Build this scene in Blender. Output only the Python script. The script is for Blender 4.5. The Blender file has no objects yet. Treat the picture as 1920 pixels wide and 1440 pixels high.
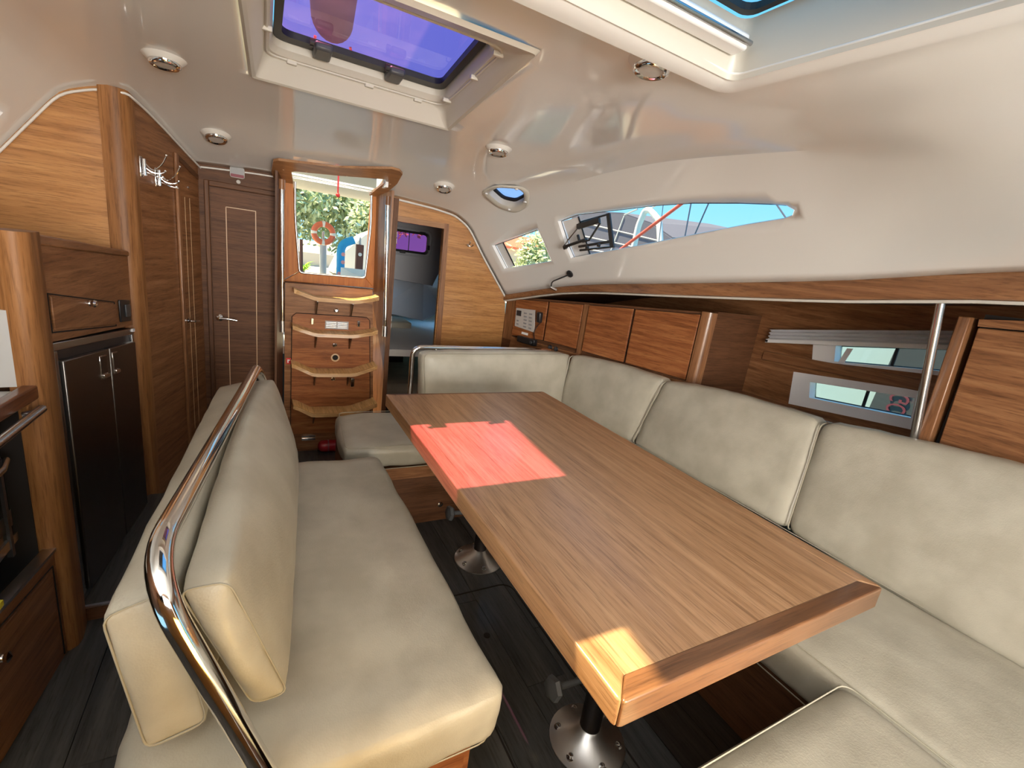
import bpy, bmesh, math, random
from mathutils import Vector, Matrix, noise
from mathutils.geometry import delaunay_2d_cdt
random.seed(4)
S = bpy.context.scene
C = S.collection

# ------------------------------------------------------------------ camera, world, sun, area light, exposure
FPX = 864.39
cam_d = bpy.data.cameras.new('camera'); cam_d.sensor_width = 36; cam_d.lens = FPX/1920*36
cam_d.clip_start = .02; cam_d.clip_end = 400
cam = bpy.data.objects.new('camera', cam_d); C.objects.link(cam); S.camera = cam
def _rod(r):
    v = Vector(r); a = v.length
    return Matrix.Rotation(a, 3, v.normalized())
_B = Matrix(((1,0,0),(0,0,-1),(0,1,0)))
_M = _rod((0.28344409,-0.49603855,0.06575808)) @ _B          # rows: right, down, forward
right, down, fwd = Vector(_M[0]), Vector(_M[1]), Vector(_M[2])
R3 = Matrix((right, -down, -fwd)).transposed()
cam.matrix_world = Matrix.Translation((0,0,1.32)) @ R3.to_4x4()

S.view_settings.view_transform = 'Standard'; S.view_settings.look = 'None'
S.view_settings.gamma = 1; S.view_settings.use_curve_mapping = False
S.view_settings.exposure = 1.12

W = bpy.data.worlds.new('sky'); S.world = W; W.use_nodes = True
nt = W.node_tree; nt.nodes.clear()
tc = nt.nodes.new('ShaderNodeTexCoord'); sp = nt.nodes.new('ShaderNodeSeparateXYZ')
cr = nt.nodes.new('ShaderNodeValToRGB'); bg = nt.nodes.new('ShaderNodeBackground'); ou = nt.nodes.new('ShaderNodeOutputWorld')
nt.links.new(tc.outputs['Generated'], sp.inputs[0]); nt.links.new(sp.outputs['Z'], cr.inputs[0])
nt.links.new(cr.outputs[0], bg.inputs[0]); nt.links.new(bg.outputs[0], ou.inputs[0])
e = cr.color_ramp.elements
e[0].position = 0.0; e[0].color = (.42,.78,1,1)
e[1].position = 1.0; e[1].color = (.11,.36,.85,1)
m_ = cr.color_ramp.elements.new(.25); m_.color = (.17,.62,.98,1)
bg.inputs[1].default_value = .62

sun_d = bpy.data.lights.new('sun', 'SUN'); sun_d.energy = 7.2; sun_d.angle = math.radians(.6); sun_d.color = (1,.82,.48)
sun = bpy.data.objects.new('sun', sun_d); C.objects.link(sun)
sun.rotation_euler = Vector((.314,-.33,-1)).to_track_quat('-Z','Y').to_euler()

def area(name, loc, target, sx, sy, power, col=(1,1,1), spread=180):
    d = bpy.data.lights.new(name, 'AREA'); d.shape = 'RECTANGLE'; d.size = sx; d.size_y = sy; d.energy = power; d.color = col; d.spread = math.radians(spread)
    o = bpy.data.objects.new(name, d); C.objects.link(o); o.location = loc
    o.rotation_euler = (Vector(target)-Vector(loc)).to_track_quat('-Z','Y').to_euler()
    return o
area('ceiling_fill', (-.62,-.80,.22), (-.75,-.15,1.8), .8, .8, 24, (1,1,.98), 105)  # added fill aimed up at the ceiling, in place of floor bounce
area('forward_fill', (.30,-2.85,1.25), (.30,2.0,1.40), 2.2, 1.1, 96, (1,.96,.90))  # added fill behind the camera, standing in for forward daylight

area('warm_bench_fill', (.30,-.15,.62), (-.02,.70,.60), .5, .35, 3.0, (1,.60,.12))  # added warm fill for the near bench ends, no lamp there

# ------------------------------------------------------------------ materials
MATS = {}
def newmat(name):
    m = bpy.data.materials.new(name); m.use_nodes = True; MATS[name] = m
    return m, m.node_tree, m.node_tree.nodes['Principled BSDF']
def plain(name, col, rough=.5, metal=0, spec=.5, bump=0, bscale=80, coat=0, emis=None, sheen=0):
    m, t, b = newmat(name)
    b.inputs['Base Color'].default_value = (*col,1); b.inputs['Roughness'].default_value = rough
    b.inputs['Metallic'].default_value = metal; b.inputs['Specular IOR Level'].default_value = spec
    b.inputs['Coat Weight'].default_value = coat; b.inputs['Coat Roughness'].default_value = .04
    if emis: b.inputs['Emission Color'].default_value = (*emis[0],1); b.inputs['Emission Strength'].default_value = emis[1]
    if bump:
        c = t.nodes.new('ShaderNodeTexCoord'); n = t.nodes.new('ShaderNodeTexNoise'); bp = t.nodes.new('ShaderNodeBump')
        n.inputs['Scale'].default_value = bscale; n.inputs['Detail'].default_value = 3
        bp.inputs['Strength'].default_value = bump; bp.inputs['Distance'].default_value = .01
        t.links.new(c.outputs['Object'], n.inputs['Vector']); t.links.new(n.outputs[0], bp.inputs['Height']); t.links.new(bp.outputs[0], b.inputs['Normal'])
    return m
def wood(name, dark, mid, light, scale, rough=.32, coat=.25, fig=1.0):
    """grain stretched along the axis whose scale is small"""
    m, t, b = newmat(name); N = t.nodes.new; L = t.links.new
    c = N('ShaderNodeTexCoord'); mp = N('ShaderNodeMapping'); mp.inputs['Scale'].default_value = scale
    L(c.outputs['Object'], mp.inputs[0])
    oi = N('ShaderNodeObjectInfo'); ad = N('ShaderNodeVectorMath'); ad.operation = 'ADD'
    mu = N('ShaderNodeMath'); mu.operation = 'MULTIPLY'; mu.inputs[1].default_value = 9.0; L(oi.outputs['Random'], mu.inputs[0])
    L(mp.outputs[0], ad.inputs[0]); L(mu.outputs[0], ad.inputs[1])
    n1 = N('ShaderNodeTexNoise'); n1.inputs['Scale'].default_value = 1.0; n1.inputs['Detail'].default_value = 5; n1.inputs['Roughness'].default_value = .62; n1.inputs['Distortion'].default_value = .35
    n2 = N('ShaderNodeTexNoise'); n2.inputs['Scale'].default_value = 5.5; n2.inputs['Detail'].default_value = 3; n2.inputs['Roughness'].default_value = .7
    L(ad.outputs[0], n1.inputs['Vector']); L(ad.outputs[0], n2.inputs['Vector'])
    r1 = N('ShaderNodeValToRGB'); L(n1.outputs[0], r1.inputs[0])
    r1.color_ramp.elements[0].position = .30; r1.color_ramp.elements[0].color = (*dark,1)
    r1.color_ramp.elements[1].position = .72; r1.color_ramp.elements[1].color = (*light,1)
    k = r1.color_ramp.elements.new(.5); k.color = (*mid,1)
    r2 = N('ShaderNodeValToRGB'); L(n2.outputs[0], r2.inputs[0])
    r2.color_ramp.elements[0].position = .34; r2.color_ramp.elements[0].color = (.52,.48,.44,1)
    r2.color_ramp.elements[1].position = .5; r2.color_ramp.elements[1].color = (1,1,1,1)
    mx = N('ShaderNodeMix'); mx.data_type = 'RGBA'; mx.blend_type = 'MULTIPLY'; mx.inputs[0].default_value = .75*fig
    L(r1.outputs[0], mx.inputs[6]); L(r2.outputs[0], mx.inputs[7]); L(mx.outputs[2], b.inputs['Base Color'])
    b.inputs['Roughness'].default_value = rough; b.inputs['Coat Weight'].default_value = coat; b.inputs['Coat Roughness'].default_value = .12; b.inputs['Specular IOR Level'].default_value = .3 if rough > .38 else .5
    bp = N('ShaderNodeBump'); bp.inputs['Strength'].default_value = .12; bp.inputs['Distance'].default_value = .002
    L(n2.outputs[0], bp.inputs['Height']); L(bp.outputs[0], b.inputs['Normal'])
    return m
H_ = (2.6,2.6,46); Z_ = (30,30,1.6); Y_ = (36,1.5,36); X_ = (1.5,36,36)
D1,M1,L1 = (.16,.066,.026),(.27,.12,.05),(.38,.185,.083)
wood('wood_h', D1,M1,L1, H_, .42, .08)
wood('wood_h_red', (.19,.060,.018),(.32,.112,.037),(.44,.18,.064), H_, .42, .08)
wood('wood_dark', (.085,.036,.016),(.13,.056,.025),(.18,.08,.036), H_, .55, 0)  # joinery wood darkened, shade on the aft left panels put into the colour
wood('wood_z', D1,M1,L1, Z_)
wood('wood_z_dark', (.085,.036,.016),(.13,.056,.025),(.18,.08,.036), Z_, .5, 0)
wood('wood_z_gold', (.20,.085,.028),(.31,.135,.045),(.42,.20,.075), Z_, .45, 0)
wood('wood_backlit', (.36,.11,.022),(.47,.16,.032),(.56,.21,.05), Z_, .5, 0, fig=.6)  # trims of the opening, orange of the backlight put into the colour
wood('wood_h_gold', (.33,.14,.042),(.48,.225,.072),(.60,.31,.11), H_)  # joinery wood lightened, light on the arched bulkhead put into the colour
wood('wood_y', D1,M1,L1, Y_)
wood('wood_x', (.24,.11,.045),(.34,.165,.07),(.44,.23,.10), X_)
wood('table_y', (.30,.155,.07),(.42,.235,.12),(.52,.315,.17), (46,1.6,46), .3, .2, 1.0)
wood('table_edge_y', (.30,.15,.065),(.40,.205,.09),(.48,.26,.12), Y_, .3,.3)
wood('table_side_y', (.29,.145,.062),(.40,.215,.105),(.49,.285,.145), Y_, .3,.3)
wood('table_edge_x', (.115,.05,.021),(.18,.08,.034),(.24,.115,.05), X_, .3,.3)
wood('tread_y', (.58,.33,.12),(.76,.47,.18),(.86,.58,.26), (60,2,60), .45, .1)
wood('tread_edge', (.42,.22,.08),(.52,.29,.11),(.6,.36,.15), X_, .4, .2)
wood('plank_grey', (.034,.036,.038),(.060,.061,.060),(.100,.098,.092), (30,2,30), .42, .1)
wood('plank_brown', (.030,.024,.019),(.046,.036,.028),(.07,.055,.042), (30,2,30), .42, .1)
wood('counter_wood', (.09,.030,.014),(.15,.052,.022),(.21,.08,.035), Y_)
plain('gelcoat', (.83,.83,.81), .10, coat=.6, bump=.012, bscale=3.5)
plain('gelcoat_satin', (.76,.74,.70), .35, coat=.1)
plain('liner_cream', (.60,.575,.51), .35)
plain('liner_grey', (.36,.37,.40), .5)
plain('white_plastic', (.85,.86,.87), .35)
plain('white_frame', (.93,.94,.96), .3)
plain('black_rubber', (.012,.012,.014), .45)
plain('black_plastic', (.02,.02,.022), .35)
plain('grey_plastic', (.07,.075,.08), .4)
plain('lens_grey', (.55,.53,.50), .35)
plain('chrome', (.80,.79,.78), .08, metal=1)
plain('steel_brushed', (.50,.50,.51), .24, metal=1)
plain('steel_satin', (.62,.62,.62), .32, metal=1)
plain('steel_dark', (.22,.21,.20), .3, metal=1)
plain('steel_panel', (.72,.74,.74), .42, metal=.75)
plain('leg_tube', (.10,.09,.095), .3, metal=.9)
plain('oven_glass', (.008,.008,.009), .06, coat=1)
plain('inlay', (.62,.42,.24), .4)
plain('gap', (.012,.008,.006), .8)
plain('red_paint', (.42,.02,.03), .25, coat=.4)
plain('red_sign', (.65,.03,.03), .5)
plain('red_cord', (.8,.04,.05), .5)
plain('maroon', (.22,.03,.05), .5)
plain('grey_label', (.30,.30,.31), .4)
plain('ink', (.03,.03,.035), .5)
plain('blind_white', (.74,.75,.78), .6)
plain('moulding_blue_lit', (.42,.46,.52), .8)  # white cabin moulding, the blue light on it put into the colour
plain('yellow_tag', (.8,.7,.05), .5)
# leather
m, t, b = newmat('leather'); N = t.nodes.new; L = t.links.new
b.inputs['Base Color'].default_value = (.46,.425,.34,1); b.inputs['Roughness'].default_value = .40
b.inputs['Specular IOR Level'].default_value = .45
c = N('ShaderNodeTexCoord'); v = N('ShaderNodeTexVoronoi'); v.inputs['Scale'].default_value = 260
n = N('ShaderNodeTexNoise'); n.inputs['Scale'].default_value = 9; n.inputs['Detail'].default_value = 4
nr = N('ShaderNodeValToRGB'); L(n.outputs[0], nr.inputs[0])
nr.color_ramp.elements[0].color = (.41,.375,.295,1); nr.color_ramp.elements[0].position = .35
nr.color_ramp.elements[1].color = (.49,.455,.365,1); nr.color_ramp.elements[1].position = .65
L(nr.outputs[0], b.inputs['Base Color'])
b1 = N('ShaderNodeBump'); b1.inputs['Strength'].default_value = .14; b1.inputs['Distance'].default_value = .002
b2 = N('ShaderNodeBump'); b2.inputs['Strength'].default_value = .10; b2.inputs['Distance'].default_value = .03
L(c.outputs['Object'], v.inputs['Vector']); L(c.outputs['Object'], n.inputs['Vector'])
L(v.outputs['Distance'], b1.inputs['Height']); L(n.outputs[0], b2.inputs['Height']); L(b2.outputs[0], b1.inputs['Normal']); L(b1.outputs[0], b.inputs['Normal'])
plain('piping', (.40,.365,.28), .42)
def glass(name, tint, dirt=0):
    m = bpy.data.materials.new(name); m.use_nodes = True; MATS[name] = m
    t = m.node_tree; t.nodes.clear(); N = t.nodes.new; L = t.links.new
    o = N('ShaderNodeOutputMaterial'); tr = N('ShaderNodeBsdfTransparent'); g = N('ShaderNodeBsdfGlossy'); mx = N('ShaderNodeMixShader')
    tr.inputs[0].default_value = (*tint,1); g.inputs['Roughness'].default_value = .03
    lw = N('ShaderNodeLayerWeight'); pw_ = N('ShaderNodeMath'); pw_.operation = 'POWER'; pw_.inputs[1].default_value = 4
    ma = N('ShaderNodeMath'); ma.operation = 'MULTIPLY_ADD'; ma.inputs[1].default_value = .5; ma.inputs[2].default_value = .03
    if dirt:
        tl = N('ShaderNodeBsdfTranslucent'); tl.inputs[0].default_value = (.85,.45,.75,1); dn = N('ShaderNodeTexNoise'); dn.inputs['Scale'].default_value = 7; dn.inputs['Detail'].default_value = 6
        dm = N('ShaderNodeMath'); dm.operation = 'MULTIPLY'; dm.inputs[1].default_value = dirt; L(dn.outputs[0], dm.inputs[0])
        m2 = N('ShaderNodeMixShader'); L(dm.outputs[0], m2.inputs[0]); L(mx.outputs[0], m2.inputs[1]); L(tl.outputs[0], m2.inputs[2]); L(m2.outputs[0], o.inputs[0])
    L(lw.outputs['Facing'], pw_.inputs[0]); L(pw_.outputs[0], ma.inputs[0]); fr = ma
    L(fr.outputs[0], mx.inputs[0]); L(tr.outputs[0], mx.inputs[1]); L(g.outputs[0], mx.inputs[2])
    if not dirt: L(mx.outputs[0], o.inputs[0])
glass('glass_clear', (.97,.98,.98)); glass('glass_purple', (.74,.22,.58), .05); glass('glass_pink', (.80,.62,.85)); glass('glass_mauve', (.62,.27,.52)); glass('glass_smoke', (.7,.74,.78))
def foliage(name, a, bb, sc=4):
    m, t, b = newmat(name); N = t.nodes.new; L = t.links.new
    c = N('ShaderNodeTexCoord'); n = N('ShaderNodeTexNoise'); n.inputs['Scale'].default_value = sc
    r = N('ShaderNodeValToRGB'); L(c.outputs['Object'], n.inputs['Vector']); L(n.outputs[0], r.inputs[0]); L(r.outputs[0], b.inputs['Base Color'])
    r.color_ramp.elements[0].position = .35; r.color_ramp.elements[1].position = .65
    r.color_ramp.elements[0].color = (*a,1); r.color_ramp.elements[1].color = (*bb,1); b.inputs['Roughness'].default_value = .8
foliage('leaves', (.34,.44,.20), (.72,.76,.52)); foliage('palm', (.15,.42,.03), (.45,.75,.1), 8)
plain('bark', (.30,.26,.20), .9); plain('quay', (.62,.58,.50), .9, bump=.2, bscale=5); plain('deck_white', (.78,.78,.76), .5)
plain('canvas', (.40,.39,.36), .85); plain('buoy_orange', (.75,.17,.08), .5); plain('buoy_white', (.85,.8,.75), .5)
plain('post_grey', (.45,.47,.50), .6); plain('post_brown', (.16,.06,.04), .6); plain('blue_paint', (.02,.35,.75), .5); plain('pink_paint', (.8,.35,.35), .5)
plain('sail_navy', (.02,.016,.02), .8); plain('awning_grey', (.095,.10,.15), .8); plain('rope_red', (.9,.12,.08), .6); plain('wire', (.12,.14,.2), .4, metal=.3)
plain('hull_dark', (.05,.055,.06), .3); plain('hull_white', (.34,.46,.50), .4); plain('water', (.10,.25,.28), .08)
plain('letter_red', (.13,.025,.04), .5); plain('stone', (.5,.46,.4), .9); plain('wall_tan', (.55,.5,.42), .9)

# ------------------------------------------------------------------ mesh helpers
class MB:
    def __init__(s): s.v = []; s.f = []
    def add(s, vs, fs):
        o = len(s.v); s.v += [tuple(p) for p in vs]; s.f += [tuple(i+o for i in f) for f in fs]; return s
    def hexa(s, p):       # p: 8 points, bottom 0-3 ccw, top 4-7
        return s.add(p, [(0,3,2,1),(4,5,6,7),(0,1,5,4),(1,2,6,5),(2,3,7,6),(3,0,4,7)])
    def box(s, a, b):
        x0,y0,z0 = a; x1,y1,z1 = b
        return s.hexa([(x0,y0,z0),(x1,y0,z0),(x1,y1,z0),(x0,y1,z0),(x0,y0,z1),(x1,y0,z1),(x1,y1,z1),(x0,y1,z1)])
    def slab(s, quad, off):   # polygon (any n) extruded by off vector
        n = len(quad); o = Vector(off); q = [Vector(p) for p in quad]
        return s.add(q+[p+o for p in q], [tuple(range(n))[::-1], tuple(range(n,2*n))]+[(i,(i+1)%n,(i+1)%n+n,i+n) for i in range(n)])
    def tube(s, pts, r, n=12, closed=False, taper=None):
        P = [Vector(p) for p in pts]; vs = []; fs = []; m = len(P)
        up = None
        for i,p in enumerate(P):
            a = P[(i-1)%m] if (closed or i>0) else p; b = P[(i+1)%m] if (closed or i<m-1) else p
            d = (b-a).normalized()
            if up is None:
                up = Vector((0,0,1)) if abs(d.z)<.9 else Vector((1,0,0))
            up = (up - d*up.dot(d)).normalized(); w = d.cross(up)
            rr = r if taper is None else r*taper[i]
            for k in range(n):
                t = 2*math.pi*k/n; vs.append(p+up*math.cos(t)*rr+w*math.sin(t)*rr)
        for i in range(m if closed else m-1):
            for k in range(n):
                a = i*n+k; b_ = i*n+(k+1)%n; j = (i+1)%m
                fs.append((a,b_,j*n+(k+1)%n,j*n+k))
        if not closed: fs += [tuple(range(n))[::-1], tuple(range((m-1)*n,m*n))]
        return s.add(vs, fs)
    def lathe(s, prof, c, axis=(0,0,1), n=28, cap=True):   # prof: (r, h) list
        ax = Vector(axis).normalized(); u = ax.orthogonal().normalized(); w = ax.cross(u); c = Vector(c); vs = []; fs = []
        for r,h in prof:
            for k in range(n):
                t = 2*math.pi*k/n; vs.append(c+ax*h+u*math.cos(t)*r+w*math.sin(t)*r)
        for i in range(len(prof)-1):
            for k in range(n): fs.append((i*n+k,i*n+(k+1)%n,(i+1)*n+(k+1)%n,(i+1)*n+k))
        if cap: fs += [tuple(range(n))[::-1], tuple(range((len(prof)-1)*n, len(prof)*n))]
        return s.add(vs, fs)
    def grid(s, nx, ny, fn):
        vs = [fn(i/nx, j/ny) for j in range(ny+1) for i in range(nx+1)]
        return s.add(vs, [(j*(nx+1)+i, j*(nx+1)+i+1, (j+1)*(nx+1)+i+1, (j+1)*(nx+1)+i) for j in range(ny) for i in range(nx)])
    def loft(s, rings, closed=True, caps=False):
        n = len(rings[0]); vs = [p for r in rings for p in r]; fs = []
        for i in range(len(rings)-1):
            for k in range(n if closed else n-1): fs.append((i*n+k,i*n+(k+1)%n,(i+1)*n+(k+1)%n,(i+1)*n+k))
        if caps: fs += [tuple(range(n))[::-1], tuple(range((len(rings)-1)*n, len(rings)*n))]
        return s.add(vs, fs)
def link(name, mb, mat, parent=None, smooth=0, bevel=0, solid=0, sub=0, seg=2):
    me = bpy.data.meshes.new(name); me.from_pydata([tuple(v) for v in mb.v], [], mb.f); me.update()
    bm = bmesh.new(); bm.from_mesh(me); bmesh.ops.recalc_face_normals(bm, faces=bm.faces); bm.to_mesh(me); bm.free()
    me.materials.append(MATS[mat])
    o = bpy.data.objects.new(name, me); C.objects.link(o)
    if bevel:
        md = o.modifiers.new('bevel','BEVEL'); md.width = bevel; md.segments = seg; md.limit_method = 'ANGLE'; md.angle_limit = .6
    if solid:
        md = o.modifiers.new('solid','SOLIDIFY'); md.thickness = solid; md.offset = 1
    if sub:
        md = o.modifiers.new('sub','SUBSURF'); md.levels = sub; md.render_levels = sub
    if smooth or bevel:
        for p in me.polygons: p.use_smooth = True
        me.set_sharp_from_angle(angle=math.radians(smooth or 35))
    if parent:
        o.parent = parent
        b = Vector(parent.location); q = parent.parent
        while q: b += Vector(q.location); q = q.parent
        o.location = -b
    return o
def tag(o, label=None, cat=None, group=None, kind=None):
    if label: o['label'] = label
    if cat: o['category'] = cat
    if group: o['group'] = group
    if kind: o['kind'] = kind
    return o
def thing(name, label, cat, loc, group=None):
    o = bpy.data.objects.new(name, None); o.empty_display_size = .05; C.objects.link(o); o.location = loc
    return tag(o, label, cat, group)
def struct(name, mb, mat, parent=None, **k):
    o = link(name, mb, mat, parent, **k)
    if not parent: o['kind'] = 'structure'
    return o
def single(name, label, cat, mb, mat, group=None, **k): return tag(link(name, mb, mat, None, **k), label, cat, group)
def lerp(a,b,t): return Vector(a)*(1-t)+Vector(b)*t
def arc_path(pts, r, n=6):
    """polyline with rounded corners"""
    P = [Vector(p) for p in pts]; out = [P[0]]
    for i in range(1,len(P)-1):
        a,b,c = P[i-1],P[i],P[i+1]; d1 = (a-b).normalized(); d2 = (c-b).normalized()
        rr = r if not isinstance(r,(list,tuple)) else r[i-1]
        p0 = b+d1*rr; p1 = b+d2*rr
        for k in range(n+1):
            t = k/n; out.append(p0*(1-t)**2+b*2*t*(1-t)+p1*t*t)
    out.append(P[-1]); return out
def rrect(x0,y0,x1,y1,r,n=4):
    out = []
    for cx,cy,a0 in ((x1-r,y1-r,0),(x0+r,y1-r,90),(x0+r,y0+r,180),(x1-r,y0+r,270)):
        for k in range(n+1):
            a = math.radians(a0+90*k/n); out.append((cx+r*math.cos(a), cy+r*math.sin(a)))
    return out
def bil(q,u,v):   # q corners: p00,p10,p11,p01
    return Vector(q[0])*(1-u)*(1-v)+Vector(q[1])*u*(1-v)+Vector(q[2])*u*v+Vector(q[3])*(1-u)*v
def cushion_mb(c8, r=.03, puff=.012, n=16, wr=.004, seed=0):
    """rounded, slightly crowned box mapped into 8 corners (bottom 0-3, top 4-7)"""
    P = [Vector(p) for p in c8]
    dx = ((P[1]-P[0]).length+(P[5]-P[4]).length)/2; dy = ((P[3]-P[0]).length+(P[7]-P[4]).length)/2; dz = ((P[4]-P[0]).length+(P[6]-P[2]).length)/2
    D = Vector((dx,dy,dz)); r = min(r, min(D)/2*.95)
    bm = bmesh.new(); bmesh.ops.create_cube(bm, size=2)
    bmesh.ops.subdivide_edges(bm, edges=bm.edges[:], cuts=n, use_grid_fill=True)
    vs = []
    for v in bm.verts:
        c = v.co.copy()
        # concentrate samples near the edges
        c = Vector([math.copysign(abs(x)**.72, x) for x in c])
        p = Vector([c[i]*D[i]/2 for i in range(3)])
        inner = Vector([max(-D[i]/2+r, min(D[i]/2-r, p[i])) for i in range(3)])
        d = p-inner
        if d.length > 1e-9: p = inner+d.normalized()*r
        u = [p[i]/(D[i]/2) for i in range(3)]
        k = [1-u[i]**2 for i in range(3)]
        pf = Vector((math.copysign(puff*k[1]*k[2],u[0]) if abs(u[0])>.5 else 0, math.copysign(puff*k[0]*k[2],u[1]) if abs(u[1])>.5 else 0, math.copysign(puff*k[0]*k[1],u[2]) if abs(u[2])>.5 else 0))
        p += pf
        q = Vector([(p[i]/(D[i]))+.5 for i in range(3)])
        x,y,z = q
        w = (P[0]*(1-x)*(1-y)+P[1]*x*(1-y)+P[2]*x*y+P[3]*(1-x)*y)*(1-z)+(P[4]*(1-x)*(1-y)+P[5]*x*(1-y)+P[6]*x*y+P[7]*(1-x)*y)*z
        edge = max(abs(u[0]),abs(u[1]),abs(u[2]))
        nn = noise.noise_vector(w*9+Vector((seed,seed*2,0)))*wr + noise.noise_vector(w*26+Vector((seed,0,3)))*wr*.35
        vs.append(w+nn)
    bm.verts.index_update()
    fs = [tuple(v.index for v in f.verts) for f in bm.faces]; bm.free()
    mb = MB(); mb.add(vs, fs); return mb
def ring_of(c8, face, inset=.0, r=.02):
    """closed rounded seam path around one face of a cushion"""
    idx = {'top':(4,5,6,7),'bottom':(0,1,2,3),'front':(0,1,5,4),'back':(3,2,6,7),'left':(0,3,7,4),'right':(1,2,6,5)}[face]
    Q = [Vector(c8[i]) for i in idx]; cen = sum(Q,Vector())/4; Q = [q+(cen-q).normalized()*inset for q in Q]
    out = []
    for i in range(4):
        a,b,c = Q[i-1],Q[i],Q[(i+1)%4]; p0 = b+(a-b).normalized()*r; p1 = b+(c-b).normalized()*r
        for k in range(5):
            t = k/4; out.append(p0*(1-t)**2+b*2*t*(1-t)+p1*t*t)
    return out
def cushion(name, label, c8, r=.03, puff=.012, wr=.004, seed=0, group=None, faces=(), pr=.0022, inset=.010, n=16, cat='cushion'):
    b = Vector(c8[0])
    T = thing(name, label, cat, sum((Vector(p) for p in c8[:4]), Vector())/4, group)
    link('cover', cushion_mb(c8, r, puff, n, wr, seed), 'leather', T, smooth=60)
    for f in faces:
        link('piping', MB().tube(ring_of(c8, f, inset, max(r,.02)), pr, 6, True), 'piping', T, smooth=60)
    return T

# ------------------------------------------------------------------ moulded deckhead: height field z(X, Y), mirrored about the centreline x = .37
ST = [(-1.2,[(.37,1.86),(.75,1.84),(1.0,1.79),(1.12,1.73),(1.2,1.66),(1.4,1.62),(1.65,1.58)]),
(.46,[(.37,1.86),(.8,1.845),(1.10,1.81),(1.26,1.755),(1.38,1.69),(1.62,1.585),(1.87,1.485)]),
(1.0,[(.37,1.86),(.8,1.85),(1.09,1.83),(1.30,1.80),(1.45,1.765),(1.66,1.59),(1.89,1.41)]),
(1.7,[(.37,1.85),(.8,1.842),(1.18,1.83),(1.33,1.82),(1.45,1.797),(1.64,1.565),(1.84,1.325)]),
(2.48,[(.37,1.785),(.8,1.778),(1.1,1.768),(1.27,1.755),(1.38,1.71),(1.56,1.475),(1.75,1.225)]),
(3.1,[(.37,1.625),(.75,1.618),(1.0,1.603),(1.15,1.583),(1.26,1.52),(1.385,1.345),(1.60,1.08)])]
def sec(Y):
    Y = min(max(Y,-1.2),3.1); n = len(ST); y = [s[0] for s in ST]
    i = 0
    while i < n-2 and Y > y[i+1]: i += 1
    hh = y[i+1]-y[i]; t = (Y-y[i])/hh; out = []
    for k in range(7):
        r = []
        for c in (0,1):
            v = [s[1][k][c] for s in ST]
            def sl(j):
                if j == 0: return (v[1]-v[0])/(y[1]-y[0])
                if j == n-1: return (v[-1]-v[-2])/(y[-1]-y[-2])
                return (v[j+1]-v[j-1])/(y[j+1]-y[j-1])
            r.append((2*t**3-3*t*t+1)*v[i]+(t**3-2*t*t+t)*hh*sl(i)+(-2*t**3+3*t*t)*v[i+1]+(t**3-t*t)*hh*sl(i+1))
        out.append(tuple(r))
    return out
_W = ((-.036,.12),(-.018,.22),(0,.32),(.018,.22),(.036,.12))
def zc(X, Y):
    X = .37+abs(X-.37); s = sec(Y)
    q = max(0,min(1,(Y-1.9)/.45)); q = .22+.78*q*q*(3-2*q)
    return sum(w*_zs(s, X+d*q) for d,w in _W)
def _zs(s, X):
    for k in range(6):
        if X <= s[k+1][0] or k == 5: break
    (a,b),(c,d) = s[k],s[k+1]
    return b+(d-b)*(X-a)/(c-a)
def nrm(X, Y, e=.01):
    return Vector(((zc(X+e,Y)-zc(X-e,Y))/(2*e)*-1, (zc(X,Y+e)-zc(X,Y-e))/(2*e)*-1, 1)).normalized()

def holed(outline, holes, zf, extra=(), step=.05, bounds=None, own=None, tol=None):
    """triangulated sheet over outline with holes; points mapped by zf(x, y)"""
    pts = []; edges = []; 
    def loop(l):
        o = len(pts); pts.extend([Vector(p) for p in l]); n = len(l)
        edges.extend([(o+i,o+(i+1)%n) for i in range(n)])
    loop(outline)
    for h in holes: loop(h)
    for line in extra:
        o = len(pts); pts.extend([Vector(p) for p in line]); edges.extend([(o+i,o+i+1) for i in range(len(line)-1)])
    def inside(p, poly):
        c = False; j = len(poly)-1
        for i in range(len(poly)):
            a,b_ = poly[i],poly[j]
            if (a[1]>p[1]) != (b_[1]>p[1]) and p[0] < (b_[0]-a[0])*(p[1]-a[1])/(b_[1]-a[1])+a[0]: c = not c
            j = i
        return c
    x0 = min(p[0] for p in outline); x1 = max(p[0] for p in outline); y0 = min(p[1] for p in outline); y1 = max(p[1] for p in outline)
    nx = int((x1-x0)/step); ny = int((y1-y0)/step)
    def near(p):
        for h in list(holes)+[outline]:
            for i in range(len(h)):
                a = Vector(h[i]); b_ = Vector(h[(i+1)%len(h)]); d = b_-a; l2 = d.length_squared
                t = 0 if l2 == 0 else max(0,min(1,(Vector(p)-a).dot(d)/l2))
                if (a+d*t-Vector(p)).length < (tol or step*.35): return True
        return False
    for p in (own if own is not None else [(x0+(x1-x0)*i/nx, y0+(y1-y0)*j/ny) for i in range(1,nx) for j in range(1,ny)]):
        if True:
            if inside(p,outline) and not any(inside(p,h) for h in holes) and not near(p): pts.append(Vector(p))
    V,_,F,_,_,_ = delaunay_2d_cdt(pts, edges, [], 0, 1e-5)
    fs = []
    for f in F:
        c = sum((V[i] for i in f), Vector((0,0)))/len(f)
        if inside(c,outline) and not any(inside(c,h) for h in holes): fs.append(tuple(f))
    mb = MB(); mb.add([zf(v.x,v.y) for v in V], fs); return mb

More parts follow.
